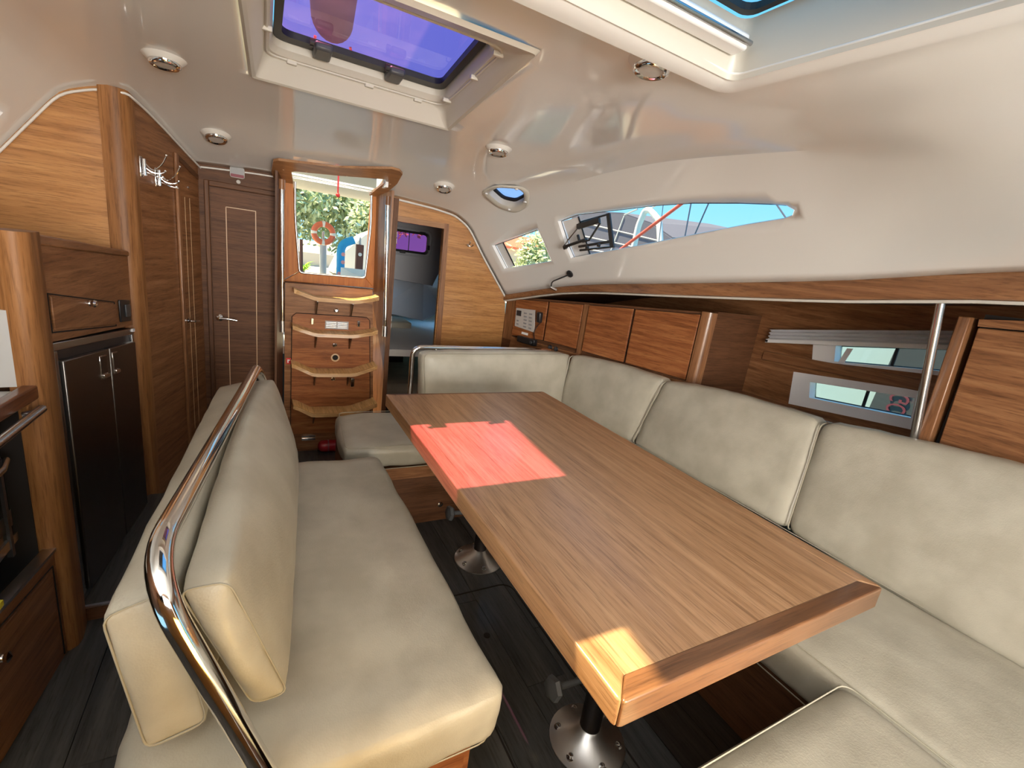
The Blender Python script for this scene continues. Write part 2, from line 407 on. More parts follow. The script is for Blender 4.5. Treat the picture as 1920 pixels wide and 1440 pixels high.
WIN1 = [(1.505,2.375),(1.515,2.22),(1.548,1.944),(1.566,1.709),(1.58,1.505),(1.594,1.281),(1.602,1.14),(1.607,1.085),(1.622,1.062),(1.64,1.075),(1.650,1.11),(1.664,1.264),(1.680,1.532),(1.681,1.856),(1.667,2.173),(1.648,2.390),(1.60,2.392)]
WIN2 = [(1.39,2.975),(1.485,2.559),(1.532,2.555),(1.62,2.56),(1.504,2.972)]
SKY = [(1.196,2.705),(1.215,2.60),(1.30,2.515),(1.34,2.515),(1.372,2.57),(1.358,2.662),(1.30,2.73)]
HM = [(-.012,2.045),(.69,2.045),(.625,1.225),(-.035,1.225)]
HC = rrect(-.12,.37,1.03,.925,.03)
CW = [(.15,2.90),(.64,2.90),(.66,3.12),(.12,3.12)]      # companionway cut in the deckhead
HF = rrect(.0,-1.05,.75,-.45,.04)
ys = [-1.2+i*4.3/110 for i in range(111)]
outl = [(sec(y)[6][0], y) for y in ys]; outl_l = [(.74-sec(y)[6][0], y) for y in ys][::-1]
def CWc(): return [(.15,2.88),(.62,2.88),(.62,3.095),(.15,3.095)]
own = []
for j in range(1,108):
    y = -1.2+4.3*j/108; sx = [p[0] for p in sec(y)]
    for k,nk in ((0,8),(1,6),(2,4),(3,4),(4,6),(5,6)):
        for i in range(nk):
            X = sx[k]+(sx[k+1]-sx[k])*i/nk
            own.append((X,y))
            if X > .3701: own.append((.74-X,y))
WINL = [(.74-x,y) for x,y in ((1.505,2.375),(1.515,2.22),(1.522,2.16),(1.655,2.14),(1.667,2.173),(1.648,2.390),(1.60,2.392))][::-1]
extra = []
xa_,xb_ = sec(3.1)[6][0],sec(-1.2)[6][0]
aft_e = [(xa_+(.74-2*xa_)*i/60,3.1) for i in range(1,60)]; fwd_e = [(.74-xb_+(2*xb_-.74)*i/40,-1.2) for i in range(1,40)]
def dense(l,d=.06):
    o=[]
    for i in range(len(l)):
        a,b=Vector(l[i]),Vector(l[(i+1)%len(l)]); k=max(1,int((b-a).length/d)); o+=[tuple(a+(b-a)*j/k) for j in range(k)]
    return o
sheet = holed(outl+aft_e+outl_l+fwd_e, [WIN1,WIN2,SKY]+[dense(h) for h in (HM,HC,CWc())]+[WINL], lambda x,y: (x,y,zc(x,y)), extra, step=.04, own=own, tol=.010)
ceil_o = struct('ceiling', sheet, 'gelcoat', smooth=22)
# outer skin a little above, so that the hull has thickness at its openings
md = ceil_o.modifiers.new('solid','SOLIDIFY'); md.thickness = .006
for p in ceil_o.data.polygons:
    if p.normal.z < 0: pass
bm = bmesh.new(); bm.from_mesh(ceil_o.data)
for f in bm.faces: f.normal_update()
if sum(f.normal.z for f in bm.faces) < 0: bmesh.ops.reverse_faces(bm, faces=bm.faces)
bm.to_mesh(ceil_o.data); bm.free(); md.offset = 1

# ------------------------------------------------------------------ floor
fb = MB().box((-1.1,-1.2,-.06),(2.6,6.0,-.012)); floor = struct('floor', fb, 'gap')
xs = -1.02; kk = 0
while xs < 2.3:
    w = .148; y = -1.2 + (kk%3)*.21 - .4
    while y < 3.1:
        l = 1.28; y0 = max(y,-1.2); y1 = min(y+l,3.1)
        if y1-y0 > .05:
            link('plank', MB().box((xs+.0012,y0+.0012,-.012),(xs+w-.0012,y1-.0012,0)), 'plank_brown' if xs > 1.0 else 'plank_grey', floor)
        y += l
    xs += w; kk += 1
# inspection hatch with its rounded rim under the table, finger hole
hatch = struct('trim_1', MB().tube([(*p,.001) for p in rrect(.60,.45,.93,1.43,.05)], .0028, 6, True), 'gap')
struct('trim_2', MB().lathe([(.012,0),(.012,.002)], (.72,1.2,.0)), 'gap')
ra = struct('floor_raised', MB().box((-.62,1.72,-.01),(-.16,2.47,.048)), 'plank_grey')
link('nosing', MB().box((-.56,1.712,.044),(-.16,1.722,.052)), 'steel_satin', ra)
link('riser', MB().box((-.56,1.708,0),(-.16,1.713,.045)), 'wood_dark', ra)

# ------------------------------------------------------------------ walls
def wall_profile(x0, x1, Y, n, dz=0): return [(x0+(x1-x0)*i/n, Y, zc(x0+(x1-x0)*i/n, min(Y,3.1))+dz) for i in range(n+1)]
def poly_wall(name, pts, off, mat, holes=()):
    """vertical wall polygon (list of 3-D points in one plane) with optional hole polygons given in the plane's (s, z)"""
    P = [Vector(p) for p in pts]; o = P[0].copy(); o.z = 0
    far = max(P, key=lambda p: (Vector((p.x,p.y,0))-o).length); ex = Vector((far.x-o.x, far.y-o.y, 0)).normalized()
    fn = lambda s,z: o+ex*s+Vector((0,0,z))
    ol = [((p-o).dot(ex), p.z) for p in P]
    mb = holed(ol, list(holes), lambda s,z: fn(s,z), (), step=.4)
    n = len(mb.v); F = list(mb.f); off = Vector(off)
    # boundary edges
    cnt = {}
    for f in F:
        for i in range(len(f)):
            a,b = f[i],f[(i+1)%len(f)]; cnt[(a,b)] = 1
    be = [(a,b) for (a,b) in cnt if (b,a) not in cnt]
    mb.v += [tuple(Vector(v)+off) for v in mb.v]
    mb.f += [tuple(i+n for i in f)[::-1] for f in F]+[(b,a,a+n,b+n) for a,b in be]
    return struct(name, mb, mat)
# aft bulkhead to the right of the companionway, with the door opening of the aft cabin
YB = 3.1
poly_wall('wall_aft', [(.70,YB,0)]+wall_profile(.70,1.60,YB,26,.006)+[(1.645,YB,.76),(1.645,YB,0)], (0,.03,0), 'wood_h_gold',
          holes=[[(.06,.10),(.39,.10),(.38,1.478),(.06,1.478)]])
# door frame of the aft cabin
fr = struct('door_1', MB().box((.728,YB-.012,.0),(.762,YB+.035,1.512)), 'wood_z')
link('jamb', MB().slab([(1.078,YB-.012,1.512),(1.112,YB-.012,1.512),(1.135,YB-.012,.4),(1.10,YB-.012,.4)], (0,.047,0)), 'wood_z', fr)
link('head', MB().box((.762,YB-.012,1.478),(1.078,YB+.035,1.512)), 'wood_x', fr)
for z in (1.40,1.36,.86,.81): link('hinge', MB().box((.762,YB-.006,z-.02),(.772,YB+.01,z+.012)), 'white_plastic', fr)
link('threshold', MB().box((.76,YB-.01,0),(1.12,YB+.02,.10)), 'wood_dark', fr)
# aft wall to the left of the companionway and its door
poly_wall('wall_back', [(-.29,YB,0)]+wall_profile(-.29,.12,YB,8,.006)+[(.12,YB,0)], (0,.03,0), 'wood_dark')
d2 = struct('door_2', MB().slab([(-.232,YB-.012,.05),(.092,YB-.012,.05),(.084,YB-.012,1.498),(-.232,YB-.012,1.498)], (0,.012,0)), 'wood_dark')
link('frame', MB().box((-.258,YB-.02,.05),(-.236,YB,1.53)), 'wood_z_dark', d2, bevel=.004)
link('frame', MB().box((-.236,YB-.02,1.502),(.10,YB,1.53)), 'wood_dark', d2, bevel=.004)
link('frame', MB().box((.086,YB-.02,.05),(.104,YB,1.502)), 'wood_z_dark', d2, bevel=.004)
for q in (((-.163,.20),(-.159,1.41)),((-.022,.20),(-.018,1.408)),((-.163,1.406),(-.018,1.410))):
    link('inlay', MB().box((q[0][0],YB-.0135,q[0][1]),(q[1][0],YB-.0115,q[1][1])), 'inlay', d2)
hd = link('handle', MB().lathe([(.004,0),(.018,0),(.02,.004),(.016,.008),(.009,.01),(.008,.034)], (-.204,YB-.012,.803), (0,-1,0), 20).tube(arc_path([(-.204,YB-.046,.803),(-.16,YB-.048,.803),(-.118,YB-.044,.795)], .02), .0062, 10), 'chrome', d2, smooth=50)

# heads compartment side: angled panel with narrow door
A = Vector((-.45,2.48,0)); Bv = Vector((-.283,3.1,0)); du = (Bv-A).normalized(); LN = (Bv-A).length; nn = Vector((du.y,-du.x,0))
def ap(s, z, d=0): return tuple(A+du*s+nn*d+Vector((0,0,z)))
def wall_line(n=14, dz=.006, d=0):
    out = []
    for i in range(n+1):
        p = A+du*(LN*i/n); out.append(tuple(Vector((p.x,p.y,zc(p.x,min(p.y,3.1))+dz))+nn*d))
    return out
poly_wall('wall_left', [ap(0,0)]+wall_line()+[ap(LN,0)], tuple(-nn*.03), 'wood_h')
sd0, sd1 = .385, .618
d3 = struct('door_3', MB().slab([ap(sd0+.012,.05,.006),ap(sd1,.05,.006),ap(sd1,1.52,.006),ap(sd0+.012,1.58,.006)], tuple(-nn*.006)), 'wood_h')
link('frame', MB().slab([ap(sd0-.014,.05,.014),ap(sd0+.012,.05,.014),ap(sd0+.012,1.60,.014),ap(sd0-.014,1.61,.014)], tuple(-nn*.014)), 'wood_z', d3, bevel=.004)
link('frame', MB().slab([ap(sd0+.012,1.58,.012),ap(sd1,1.52,.012),ap(sd1,1.545,.012),ap(sd0+.012,1.605,.012)], tuple(-nn*.012)), 'wood_dark', d3, bevel=.003)
for s in (.455,.51): link('inlay', MB().slab([ap(s,.2,.0075),ap(s+.002,.2,.0075),ap(s+.002,1.42,.0075),ap(s,1.42,.0075)], tuple(-nn*.002)), 'inlay', d3)
link('handle', MB().lathe([(.004,0),(.017,0),(.018,.005),(.008,.009),(.007,.035)], ap(.428,.81,.006), nn, 16).tube([ap(.428,.81,.04),ap(.45,.81,.045),ap(.475,.803,.04)], .006, 8), 'chrome', d3, smooth=50)
link('catch', MB().lathe([(.006,0),(.006,.004)], ap(.50,1.47,.006), nn, 12), 'steel_satin', d3)

# arched bulkhead above the galley
YL = 2.48
arch = wall_profile(-1.02,-.45,YL,30,.006)
poly_wall('wall_galley', [(-1.02,YL,.9)]+arch+[(-.45,YL,.9)], (0,.03,0), 'wood_h_gold')
# rounded corner post
pp = []
for z in (0,.5,1.0,1.5): pass
post = MB()
rings = []
for z in (0.0,1.76):
    rings.append([(-.53,YL-.012,z),(-.50,YL-.018,z),(-.47,YL-.016,z),(-.452,YL-.004,z),(-.442,YL+.014,z),(-.436,YL+.045,z),(-.432,YL+.075,z),(-.46,YL+.09,z),(-.53,YL+.03,z)])
post.loft(rings, True, True)
struct('trim_3', post, 'wood_z_gold', smooth=50)
# white bead where deckhead meets the joinery
def bead(name, pts, r=.0048): return struct(name, MB().tube(pts, r, 8), 'gelcoat_satin', smooth=60)
bead('trim_4', [(x,y-.006,z-.014) for x,y,z in wall_profile(-1.02,-.45,YL,30)]+[tuple(Vector(p)+Vector((.012,0,-.016))) for p in wall_line(14,0)]+[(x,YB-.006,z-.014) for x,y,z in wall_profile(-.27,.10,YB,6)])
bead('trim_5', [(x,YB-.006,z-.010) for x,y,z in wall_profile(.70,1.605,YB,40)]+[(1.62,YB-.006,1.05)], .007)
# forward bulkhead (behind the viewpoint) and hull sides
struct('wall_front', MB().box((-1.1,-1.24,0),(-.35,-1.2,1.86)).box((1.15,-1.24,0),(1.9,-1.2,1.86)).box((-.35,-1.24,1.7),(1.15,-1.2,1.9)), 'wood_h_gold')
struct('added_baffle', MB().box((-.95,-.24,0),(.44,-.20,1.02)), 'wood_h_gold')  # added out of view to keep forward light off the bench ends
struct('cabin_front', MB().box((-.9,-3.0,0),(1.7,-2.96,1.86)).box((-.9,-3,0),(-.86,-1.24,1.86)).box((1.7,-3,0),(1.74,-1.24,1.86)).box((-.9,-3,-.05),(1.74,-1.2,0)).box((-.9,-3,1.86),(1.74,-1.24,1.9)), 'gelcoat_satin')
struct('wall_starboard', MB().box((-1.75,-1.2,0),(-1.72,2.52,1.75)).box((-1.72,2.49,0),(-1.0,2.52,1.75)).box((-1.72,-1.24,0),(-.3,-1.2,1.86)), 'wood_dark')
struct('trim_29', MB().loft([[(.74-sec(y)[6][0]-.0,y,sec(y)[6][1]),(-1.74,y,sec(y)[6][1]+.02),(-1.74,y,sec(y)[6][1]+.05),(.74-sec(y)[6][0],y,sec(y)[6][1]+.02)] for y in [-1.2+3.72*i/20 for i in range(21)]],True,True), 'wood_dark')

# ------------------------------------------------------------------ right-hand side: trim board, soffit, hull side
def xt(y): return sec(y)[6][0]
def zt(y): return sec(y)[6][1]
def hb(y): return .035+.045*max(0,min(1,(2.6-y)/2.2))+.0
tys = [-1.2+4.3*i/24 for i in range(25)]
rings = []
for y in tys:
    x,z,h = xt(y),zt(y),hb(y); rings.append([(x-.004,y,z+.004),(x-.010,y,z-.004),(x-.010,y,z-h+.004),(x-.004,y,z-h),(x+.016,y,z-h),(x+.016,y,z+.002)])
tr = struct('trim_6', MB().loft(rings,True,True), 'wood_y', smooth=50)
rings = []
for y in tys:
    x,z,h = xt(y),zt(y),hb(y)+.010; rings.append([(x-.004,y,z-h+.009),(x-.004,y,z-h),(x+.02,y,z-h),(x+.02,y,z-h+.009)])
link('light_strip', MB().loft(rings,True,True), 'liner_cream', tr)
struct('trim_7', MB().loft([[(xt(y)+.012,y,zt(y)-hb(y)-.004),(2.62,y,zt(y)-hb(y)+.03),(2.62,y,zt(y)-hb(y)+.05),(xt(y)+.012,y,zt(y)-hb(y)+.012)] for y in tys],True,True), 'wood_dark')
# hull side panelling behind shelf and lockers
XH = 2.46
struct('wall_right', MB().box((XH+.012,-1.2,0),(XH+.06,3.2,1.62)), 'gelcoat_satin')
# hull windows: frames' corners (y, z) at x = XH
HW = [((1.373,.965),(.822,1.028),(.806,.858),(1.352,.795)), ((1.322,1.140),(.765,1.245),(.752,1.110),(1.300,1.042))]
def hull_panel(name, q, mat, dx=0, th=.012, parent=None):
    f = struct(name, MB().slab([(XH+dx,y,z) for y,z in q], (th,0,0)), mat) if parent is None else link(name, MB().slab([(XH+dx,y,z) for y,z in q], (th,0,0)), mat, parent)
    return f
# panel boards with real openings for the windows
pw = holed([(.30,.60),(3.1,.60)]+[(y_,zt(y_)-.01) for y_ in (3.1,2.8,2.48,2.1,1.7,1.35,1.0,.46,.30)], [[(y,z) for y,z in h] for h in HW], lambda y,z: (XH,y,z), (), step=.3)
wr_ = struct('wall_hull', pw, 'wood_h'); mdx = wr_.modifiers.new('s','SOLIDIFY'); mdx.thickness = .01; mdx.offset = 0
# outer hull skin removed at windows: build as boxes around them
bpy.data.objects.remove(bpy.data.objects['wall_right'])
sk = holed([(-1.2,-.2),(3.3,-.2),(3.3,1.08)]+[(y_,zt(y_)+.03) for y_ in (3.1,2.8,2.48,2.1,1.7,1.35,1.0,.46,0,-1.2)], [[(y,z) for y,z in h] for h in HW], lambda y,z: (XH+.04,y,z), (), step=.6)
wr2 = struct('wall_right', sk, 'gelcoat_satin'); mdx = wr2.modifiers.new('s','SOLIDIFY'); mdx.thickness = .02; mdx.offset = 0
struct('trim_8', MB().slab([(XH-.012,1.56,1.035),(XH-.012,.62,1.085),(XH-.012,.62,1.035),(XH-.012,1.56,.985)], (.012,0,0)), 'wood_y', bevel=.004)
inr = [((1.280,.936),(.848,.990),(.838,.903),(1.262,.858)), ((1.215,1.14),(.800,1.215),(.79,1.125),(1.20,1.063))]
for i,(fq,iq) in enumerate(zip(HW,inr)):
    w = struct('window_%d'%(i+1), MB().add([(XH-.006,y,z) for y,z in fq]+[(XH-.004,y,z) for y,z in iq]+[(XH+.05,y,z) for y,z in iq]+[(XH+.01,y,z) for y,z in fq],
        [(a,(a+1)%4,(a+1)%4+4,a+4) for a in range(4)]+[(a+4,(a+1)%4+4,(a+1)%4+8,a+8) for a in range(4)]+[(a+12,(a+1)%4+12,(a+1)%4,a) for a in range(4)]), 'white_frame')
    cy = sum(p[0] for p in iq)/4; cz = sum(p[1] for p in iq)/4
    sh = lambda p,k: (cy+(p[0]-cy)*k, cz+(p[1]-cz)*k)
    iq2 = [sh(p,.985) for p in iq]
    link('gasket', MB().tube([(XH+.047,y,z) for y,z in iq2], .004, 6, True), 'black_rubber', w)
    link('pane', MB().slab([(XH+.045,y,z) for y,z in iq], (.004,0,0)), 'glass_clear', w)
    k = .55; y = iq2[0][0]*(1-k)+iq2[1][0]*k; za = iq2[0][1]*(1-k)+iq2[1][1]*k; zb = iq2[3][1]*(1-k)+iq2[2][1]*k
    link('mullion', MB().box((XH+.042,y-.006,zb),(XH+.05,y+.006,za)), 'black_rubber', w)
# pleated blind pulled up above the upper hull window
bl = thing('pleated_blind', 'white pleated blind gathered up above the upper hull window', 'blind', (XH-.03,1.1,1.2))
q = [(1.545,1.150),(.640,1.305),(.640,1.275),(1.545,1.120)]
mb = MB(); npl = 6
for k in range(npl):
    f0 = k/npl; a0 = .052*(1-f0); a1 = .052*(1-(k+1)/npl)
    xo = .0 if k%2 else .022
    mb.add([(XH-.014-xo,1.545,1.103+a0),(XH-.014-xo,.635,1.262+a0*1.1),(XH-.036+xo,.635,1.262+a1*1.1),(XH-.036+xo,1.545,1.103+a1)], [(0,1,2,3)])
o = link('pleats', mb, 'blind_white', bl)
link('bottom_rail', MB().hexa([(XH-.04,1.550,1.082),(XH-.012,1.550,1.082),(XH-.012,.63,1.240),(XH-.04,.63,1.240),(XH-.04,1.550,1.103),(XH-.012,1.550,1.103),(XH-.012,.63,1.262),(XH-.04,.63,1.262)]), 'white_plastic', bl, bevel=.003)
link('end_cap', MB().box((XH-.042,1.535,1.088),(XH-.039,1.548,1.099)), 'black_plastic', bl)
link('pull_tab', MB().slab([(XH-.042,1.145,1.14),(XH-.042,1.12,1.144),(XH-.05,1.135,1.07),(XH-.05,1.16,1.067)], (.002,0,0)), 'blind_white', bl)

# shelf behind the backrests and its fiddle board
struct('trim_9', MB().hexa([(2.045,1.66,.70),(2.45,1.66,.72),(2.45,.58,.74),(2.045,.58,.74),(2.045,1.66,.775),(2.45,1.66,.78),(2.45,.58,.80),(2.045,.58,.80)]), 'wood_y')
fd = struct('trim_10', MB().hexa([(2.03,1.66,.74),(2.052,1.66,.74),(2.052,.60,.78),(2.03,.60,.78),(2.03,1.66,.828),(2.052,1.66,.828),(2.052,.60,.882),(2.03,.60,.882)]), 'wood_y', bevel=.006)
# lockers along the side
def lk(Y): return 1.62+.303*(3.1-Y)
def face_pt(Y, z, d=0): # point on slanted locker front, d = proud
    n = Vector((-1,-.303,0)).normalized(); return Vector((lk(Y),Y,z))+n*d
def ztop(Y): return 1.073+(2.997-Y)*.090
cab = struct('wall_lockers', MB().hexa([face_pt(3.1,.0),(2.45,3.1,.0),(2.45,1.64,.0),face_pt(1.652,.0),face_pt(3.1,ztop(3.1)+.012),(2.45,3.1,ztop(3.1)+.012),(2.45,1.64,ztop(1.65)+.012),face_pt(1.652,ztop(1.65)+.012)]), 'wood_dark')
struct('trim_11', MB().slab([face_pt(3.09,.765,.004),face_pt(3.006,.765,.004),face_pt(3.006,ztop(3.006)+.01,.004),face_pt(3.09,ztop(3.09)+.01,.004)], tuple(Vector((.02,0,0)))), 'wood_z')
N4 = Vector((-1,-.303,0)).normalized()
def locker(name, label, Y0, Y1, z0a, z0b, mat='wood_h_red', grp=None, knob=None):
    T = thing(name, label, 'cabinet', tuple(face_pt((Y0+Y1)/2, .8)), grp)
    link('door', MB().slab([face_pt(Y0-.003,z0a+.004,.016),face_pt(Y1+.003,z0b+.004,.016),face_pt(Y1+.003,ztop(Y1)-.003,.016),face_pt(Y0-.003,ztop(Y0)-.003,.016)], tuple(-N4*.014)), mat, T, bevel=.0025)
    link('shadow_gap', MB().slab([face_pt(Y0,z0a,.003),face_pt(Y1,z0b,.003),face_pt(Y1,ztop(Y1),.003),face_pt(Y0,ztop(Y0),.003)], tuple(-N4*.002)), 'gap', T)
    return T
locker('switch_panel_locker', 'wooden locker door behind the electrical panel, next to the curved bulkhead', 2.997, 2.70, .80, .825)
locker('side_locker', 'plain reddish wooden locker door right of the electrical panel', 2.69, 2.415, .825, .83)
locker('side_locker', 'middle reddish wooden locker door above the backrest corner', 2.375, 2.070, .828, .828)
locker('side_locker', 'large reddish wooden locker door beside the rounded cabinet end', 2.060, 1.690, .828, .828)
struct('trim_12', MB().slab([face_pt(2.41,.80,.016),face_pt(2.38,.80,.016),face_pt(2.38,ztop(2.38),.016),face_pt(2.41,ztop(2.41),.016)], tuple(-N4*.014)), 'wood_z')
struct('trim_13', MB().slab([face_pt(3.0,.70,.018),face_pt(1.66,.70,.018),face_pt(1.66,.822,.018),face_pt(2.99,.795,.018)], tuple(-N4*.02)), 'wood_h')
# rounded end of locker run
rr = []
for z in (.70,ztop(1.65)+.012):
    b0 = face_pt(1.685,z,.018); b1 = face_pt(1.655,z,.018)
    rr.append([b0,b1,Vector((b1.x+.010,1.640,z)),Vector((b1.x+.026,1.630,z)),Vector((b1.x+.05,1.628,z)),Vector((b1.x+.05,1.66,z)),face_pt(1.685,z,0)])
struct('trim_14', MB().loft([[tuple(p) for p in r] for r in rr],True,True), 'wood_z', smooth=50)
struct('wall_divider', MB().box((2.09,1.628,.60),(2.455,1.65,1.215)), 'wood_dark')
# forward cupboard
T = thing('forward_cupboard', 'wooden cupboard door at the right edge beside the hull windows', 'cabinet', (2.1,.4,.85))
link('stile', MB().hexa([(2.025,.655,.80),(2.45,.655,.80),(2.45,.615,.80),(2.025,.615,.80),(2.025,.668,1.345),(2.45,.668,1.345),(2.45,.635,1.345),(2.025,.635,1.345)]), 'wood_z', T, bevel=.004)
link('door', MB().slab([(2.045,.600,.895),(2.045,.12,.945),(2.045,.12,1.345),(2.045,.615,1.315)], (.016,0,0)), 'wood_h', T, bevel=.003)
link('rail', MB().slab([(2.045,.617,1.319),(2.045,.12,1.349),(2.045,.12,1.40),(2.045,.62,1.342)], (.016,0,0)), 'wood_h', T)
link('rail', MB().slab([(2.045,.600,.80),(2.045,.12,.83),(2.045,.12,.938),(2.045,.600,.888)], (.016,0,0)), 'wood_h', T)
link('carcass', MB().box((2.066,.10,.70),(2.45,.615,1.36)), 'gap', T)
single('steel_tie_rod', 'vertical stainless steel rod in front of the hull windows', 'rod', MB().tube([(1.925,.690,1.392),(2.035,.66,.872)], .0135, 16).lathe([(.018,0),(.018,.02),(.0135,.026)], (2.037,.659,.868), (-.11,.03,.52), 16), 'steel_brushed', smooth=50)

# nav corner: electrical panel, handset, radio
def on_locker(Y,z,d): return face_pt(Y,z,.018+d)
T = thing('electrical_panel', 'grey electrical switch panel with a small dark screen by the curved bulkhead', 'panel', tuple(on_locker(2.85,.9,0)))
PQ = [on_locker(2.965,.878,.0),on_locker(2.775,.868,.0),on_locker(2.795,1.022,.0),on_locker(2.972,1.010,.0)]
def PP(u,v,d=0): return bil(PQ,u,v)+N4*d
def pslab(u0,u1,v0,v1,d0,d1): return MB().slab([PP(u0,v0,d1),PP(u1,v0,d1),PP(u1,v1,d1),PP(u0,v1,d1)], tuple(N4*(d0-d1)))
link('face_plate', pslab(0,1,0,1,0,.008), 'lens_grey', T, bevel=.002)
link('screen', pslab(.06,.30,.60,.88,.008,.011), 'ink', T)
for r_ in range(5):
    for c_ in range(2):
        link('switch', pslab(.46+c_*.27,.60+c_*.27,.10+r_*.165,.17+r_*.165,.008,.012), 'grey_label', T)
link('switch', pslab(.10,.20,.30,.38,.008,.012), 'grey_label', T); link('switch', pslab(.10,.20,.12,.20,.008,.012), 'grey_label', T)
T = thing('radio_handset', 'black radio handset with coiled cord right of the switch panel', 'handset', tuple(on_locker(2.735,.93,0)))
link('body', MB().hexa([on_locker(2.752,.945,.0),on_locker(2.720,.945,.0),on_locker(2.720,.945,.03),on_locker(2.752,.945,.03),on_locker(2.757,1.018,.0),on_locker(2.722,1.018,.0),on_locker(2.722,1.018,.036),on_locker(2.757,1.018,.036)]), 'black_plastic', T, bevel=.008)
cd = []
for i in range(120):
    t = i/119; cy = 2.73+.03*math.sin(t*3.0)+.02*t; cz = .945-.13*t
    a = t*38*math.pi; p = on_locker(cy, cz, .012+.004*math.cos(a)); p.y += .004*math.sin(a); cd.append(p)
link('cord', MB().tube(cd, .0017, 5), 'black_plastic', T)
T = thing('radio_unit', 'black box radio below the switch panel', 'radio', tuple(on_locker(2.82,.80,0)))
link('body', MB().hexa([on_locker(2.90,.778,.0),on_locker(2.74,.778,.0),on_locker(2.74,.778,.035),on_locker(2.90,.778,.035),on_locker(2.90,.822,.0),on_locker(2.74,.822,.0),on_locker(2.74,.822,.035),on_locker(2.90,.822,.035)]), 'black_plastic', T, bevel=.004)
link('dial', MB().lathe([(.010,0),(.010,.008)], on_locker(2.765,.80,.035), N4, 12), 'grey_plastic', T)
link('label_strip', MB().slab([on_locker(2.895,.834,.001),on_locker(2.835,.834,.001),on_locker(2.835,.850,.001),on_locker(2.895,.850,.001)], tuple(-N4*.002)), 'white_plastic', T)
for y,l in ((2.62,'black round socket nearest the radio under the lockers'),(2.57,'black round socket farthest from the radio under the lockers')):
    T = thing('power_socket', l, 'socket', tuple(on_locker(y,.80,0)), 'round sockets under the side lockers')
    link('rim', MB().lathe([(.016,0),(.018,.003),(.016,.006),(.011,.006)], on_locker(y,.797,0), N4, 16), 'black_plastic', T, smooth=40)
    link('cap', MB().lathe([(.011,0),(.010,.009)], on_locker(y,.797,.004), N4, 14), 'grey_plastic', T)
# gooseneck reading lamp on the side moulding
T = thing('reading_lamp', 'small black gooseneck reading lamp under the side windows', 'lamp', (1.70,2.45,1.30))
nrm_ = -nrm(1.70,2.45)
base = Vector((1.70,2.45,zc(1.70,2.45)))
link('base', MB().lathe([(.018,0),(.024,.002),(.022,.010),(.008,.014)], base, nrm_, 20), 'black_plastic', T, smooth=50)
gp = arc_path([base+nrm_*.012, base+nrm_*.05+Vector((0,.05,-.005)), Vector((1.655,2.58,1.235)), Vector((1.675,2.605,1.195))], .03)
link('gooseneck', MB().tube(gp, .0045, 8), 'black_plastic', T, smooth=50)
link('lamp_head', MB().tube([Vector((1.665,2.598,1.200)),Vector((1.700,2.575,1.185))], .0085, 10), 'chrome', T, smooth=50)

# coachroof side windows: white reveals, panes
def window_in_roof(name, poly, gmat='glass_clear', depth=.035, inset=.0, gasket=True, frame='white_frame'):
    cx = sum(p[0] for p in poly)/len(poly); cy = sum(p[1] for p in poly)/len(poly); N0 = nrm(cx,cy)
    inner = [Vector((x,y,zc(x,y))) - N0*.002 for x,y in poly]
    sg = 1 if cx > .37 else -1; N0 = Vector((sg,-.05,.16)).normalized()
    outer = [p+N0*depth for p in inner]
    rim = [p-N0*.0 for p in inner]
    w = struct(name, MB().loft([inner,outer]), frame, smooth=30)
    pane = [p+N0*(depth-.006) for p in inner]
    link('pane', MB().add(pane, [tuple(range(len(pane)))]), gmat, w)
    if gasket: link('gasket', MB().tube([p+N0*(depth-.010) for p in inner], .0025, 5, True), 'black_rubber', w)
    return w
window_in_roof('window_3', WIN1); window_in_roof('window_4', WIN2); window_in_roof('window_7', WINL)
# dark vertical seal at the aft end of both panes
for nm,poly,a,b in (('window_3',WIN1,(1.52,2.235),(1.667,2.26)),('window_4',WIN2,(1.404,2.90),(1.518,2.90))):
    N0 = Vector((1,-.05,.16)).normalized(); p = Vector((*a,zc(*a)))+N0*.024; q_ = Vector((*b,zc(*b)))+N0*.024
    link('seal', MB().tube([p,q_], .0045, 6), 'black_rubber', bpy.data.objects[nm])
for nm,qd in (('window_3',((1.508,2.368),(1.520,2.245),(1.664,2.268),(1.648,2.386))),('window_4',((1.393,2.968),(1.404,2.905),(1.517,2.905),(1.504,2.966)))):
    N0 = Vector((1,-.05,.16)).normalized()
    link('white_band', MB().slab([Vector((x,y,zc(x,y)))+N0*.026 for x,y in qd], tuple(N0*.003)), 'white_plastic', bpy.data.objects[nm])
tag_o = single('white_clip', 'tiny white clip under the small aft side window', 'clip', MB().box((1.640,2.60,1.325),(1.652,2.615,1.350)), 'white_plastic')

# small opening skylight in the cove
cs = Vector((sum(p[0] for p in SKY)/7, sum(p[1] for p in SKY)/7)); NS = nrm(cs.x, cs.y, .06)
def skyring(k, off, rr_=None):
    out = []
    for x,y in SKY:
        X,Yv = cs.x+(x-cs.x)*k, cs.y+(y-cs.y)*k; out.append(Vector((X,Yv,zc(X,Yv)))+NS*off)
    P = []
    n = len(out)
    for i in range(n):
        a,b,c = out[i-1],out[i],out[(i+1)%n]; p0 = b+(a-b)*.3; p1 = b+(c-b)*.3
        for j in range(4):
            t = j/3; P.append(p0*(1-t)**2+b*2*t*(1-t)+p1*t*t)
    return P
w = struct('window_5', MB().loft([skyring(1.38,-.001),skyring(1.30,-.010),skyring(1.12,-.012),skyring(1.0,-.006),skyring(.97,.05)]), 'liner_cream', smooth=50)
link('seal', MB().loft([skyring(.985,.03),skyring(.86,.034),skyring(.86,.045),skyring(.985,.045)]), 'black_rubber', w, smooth=30)
link('pane', MB().add(skyring(.97,.05), [tuple(range(28))]), 'glass_pink', w)
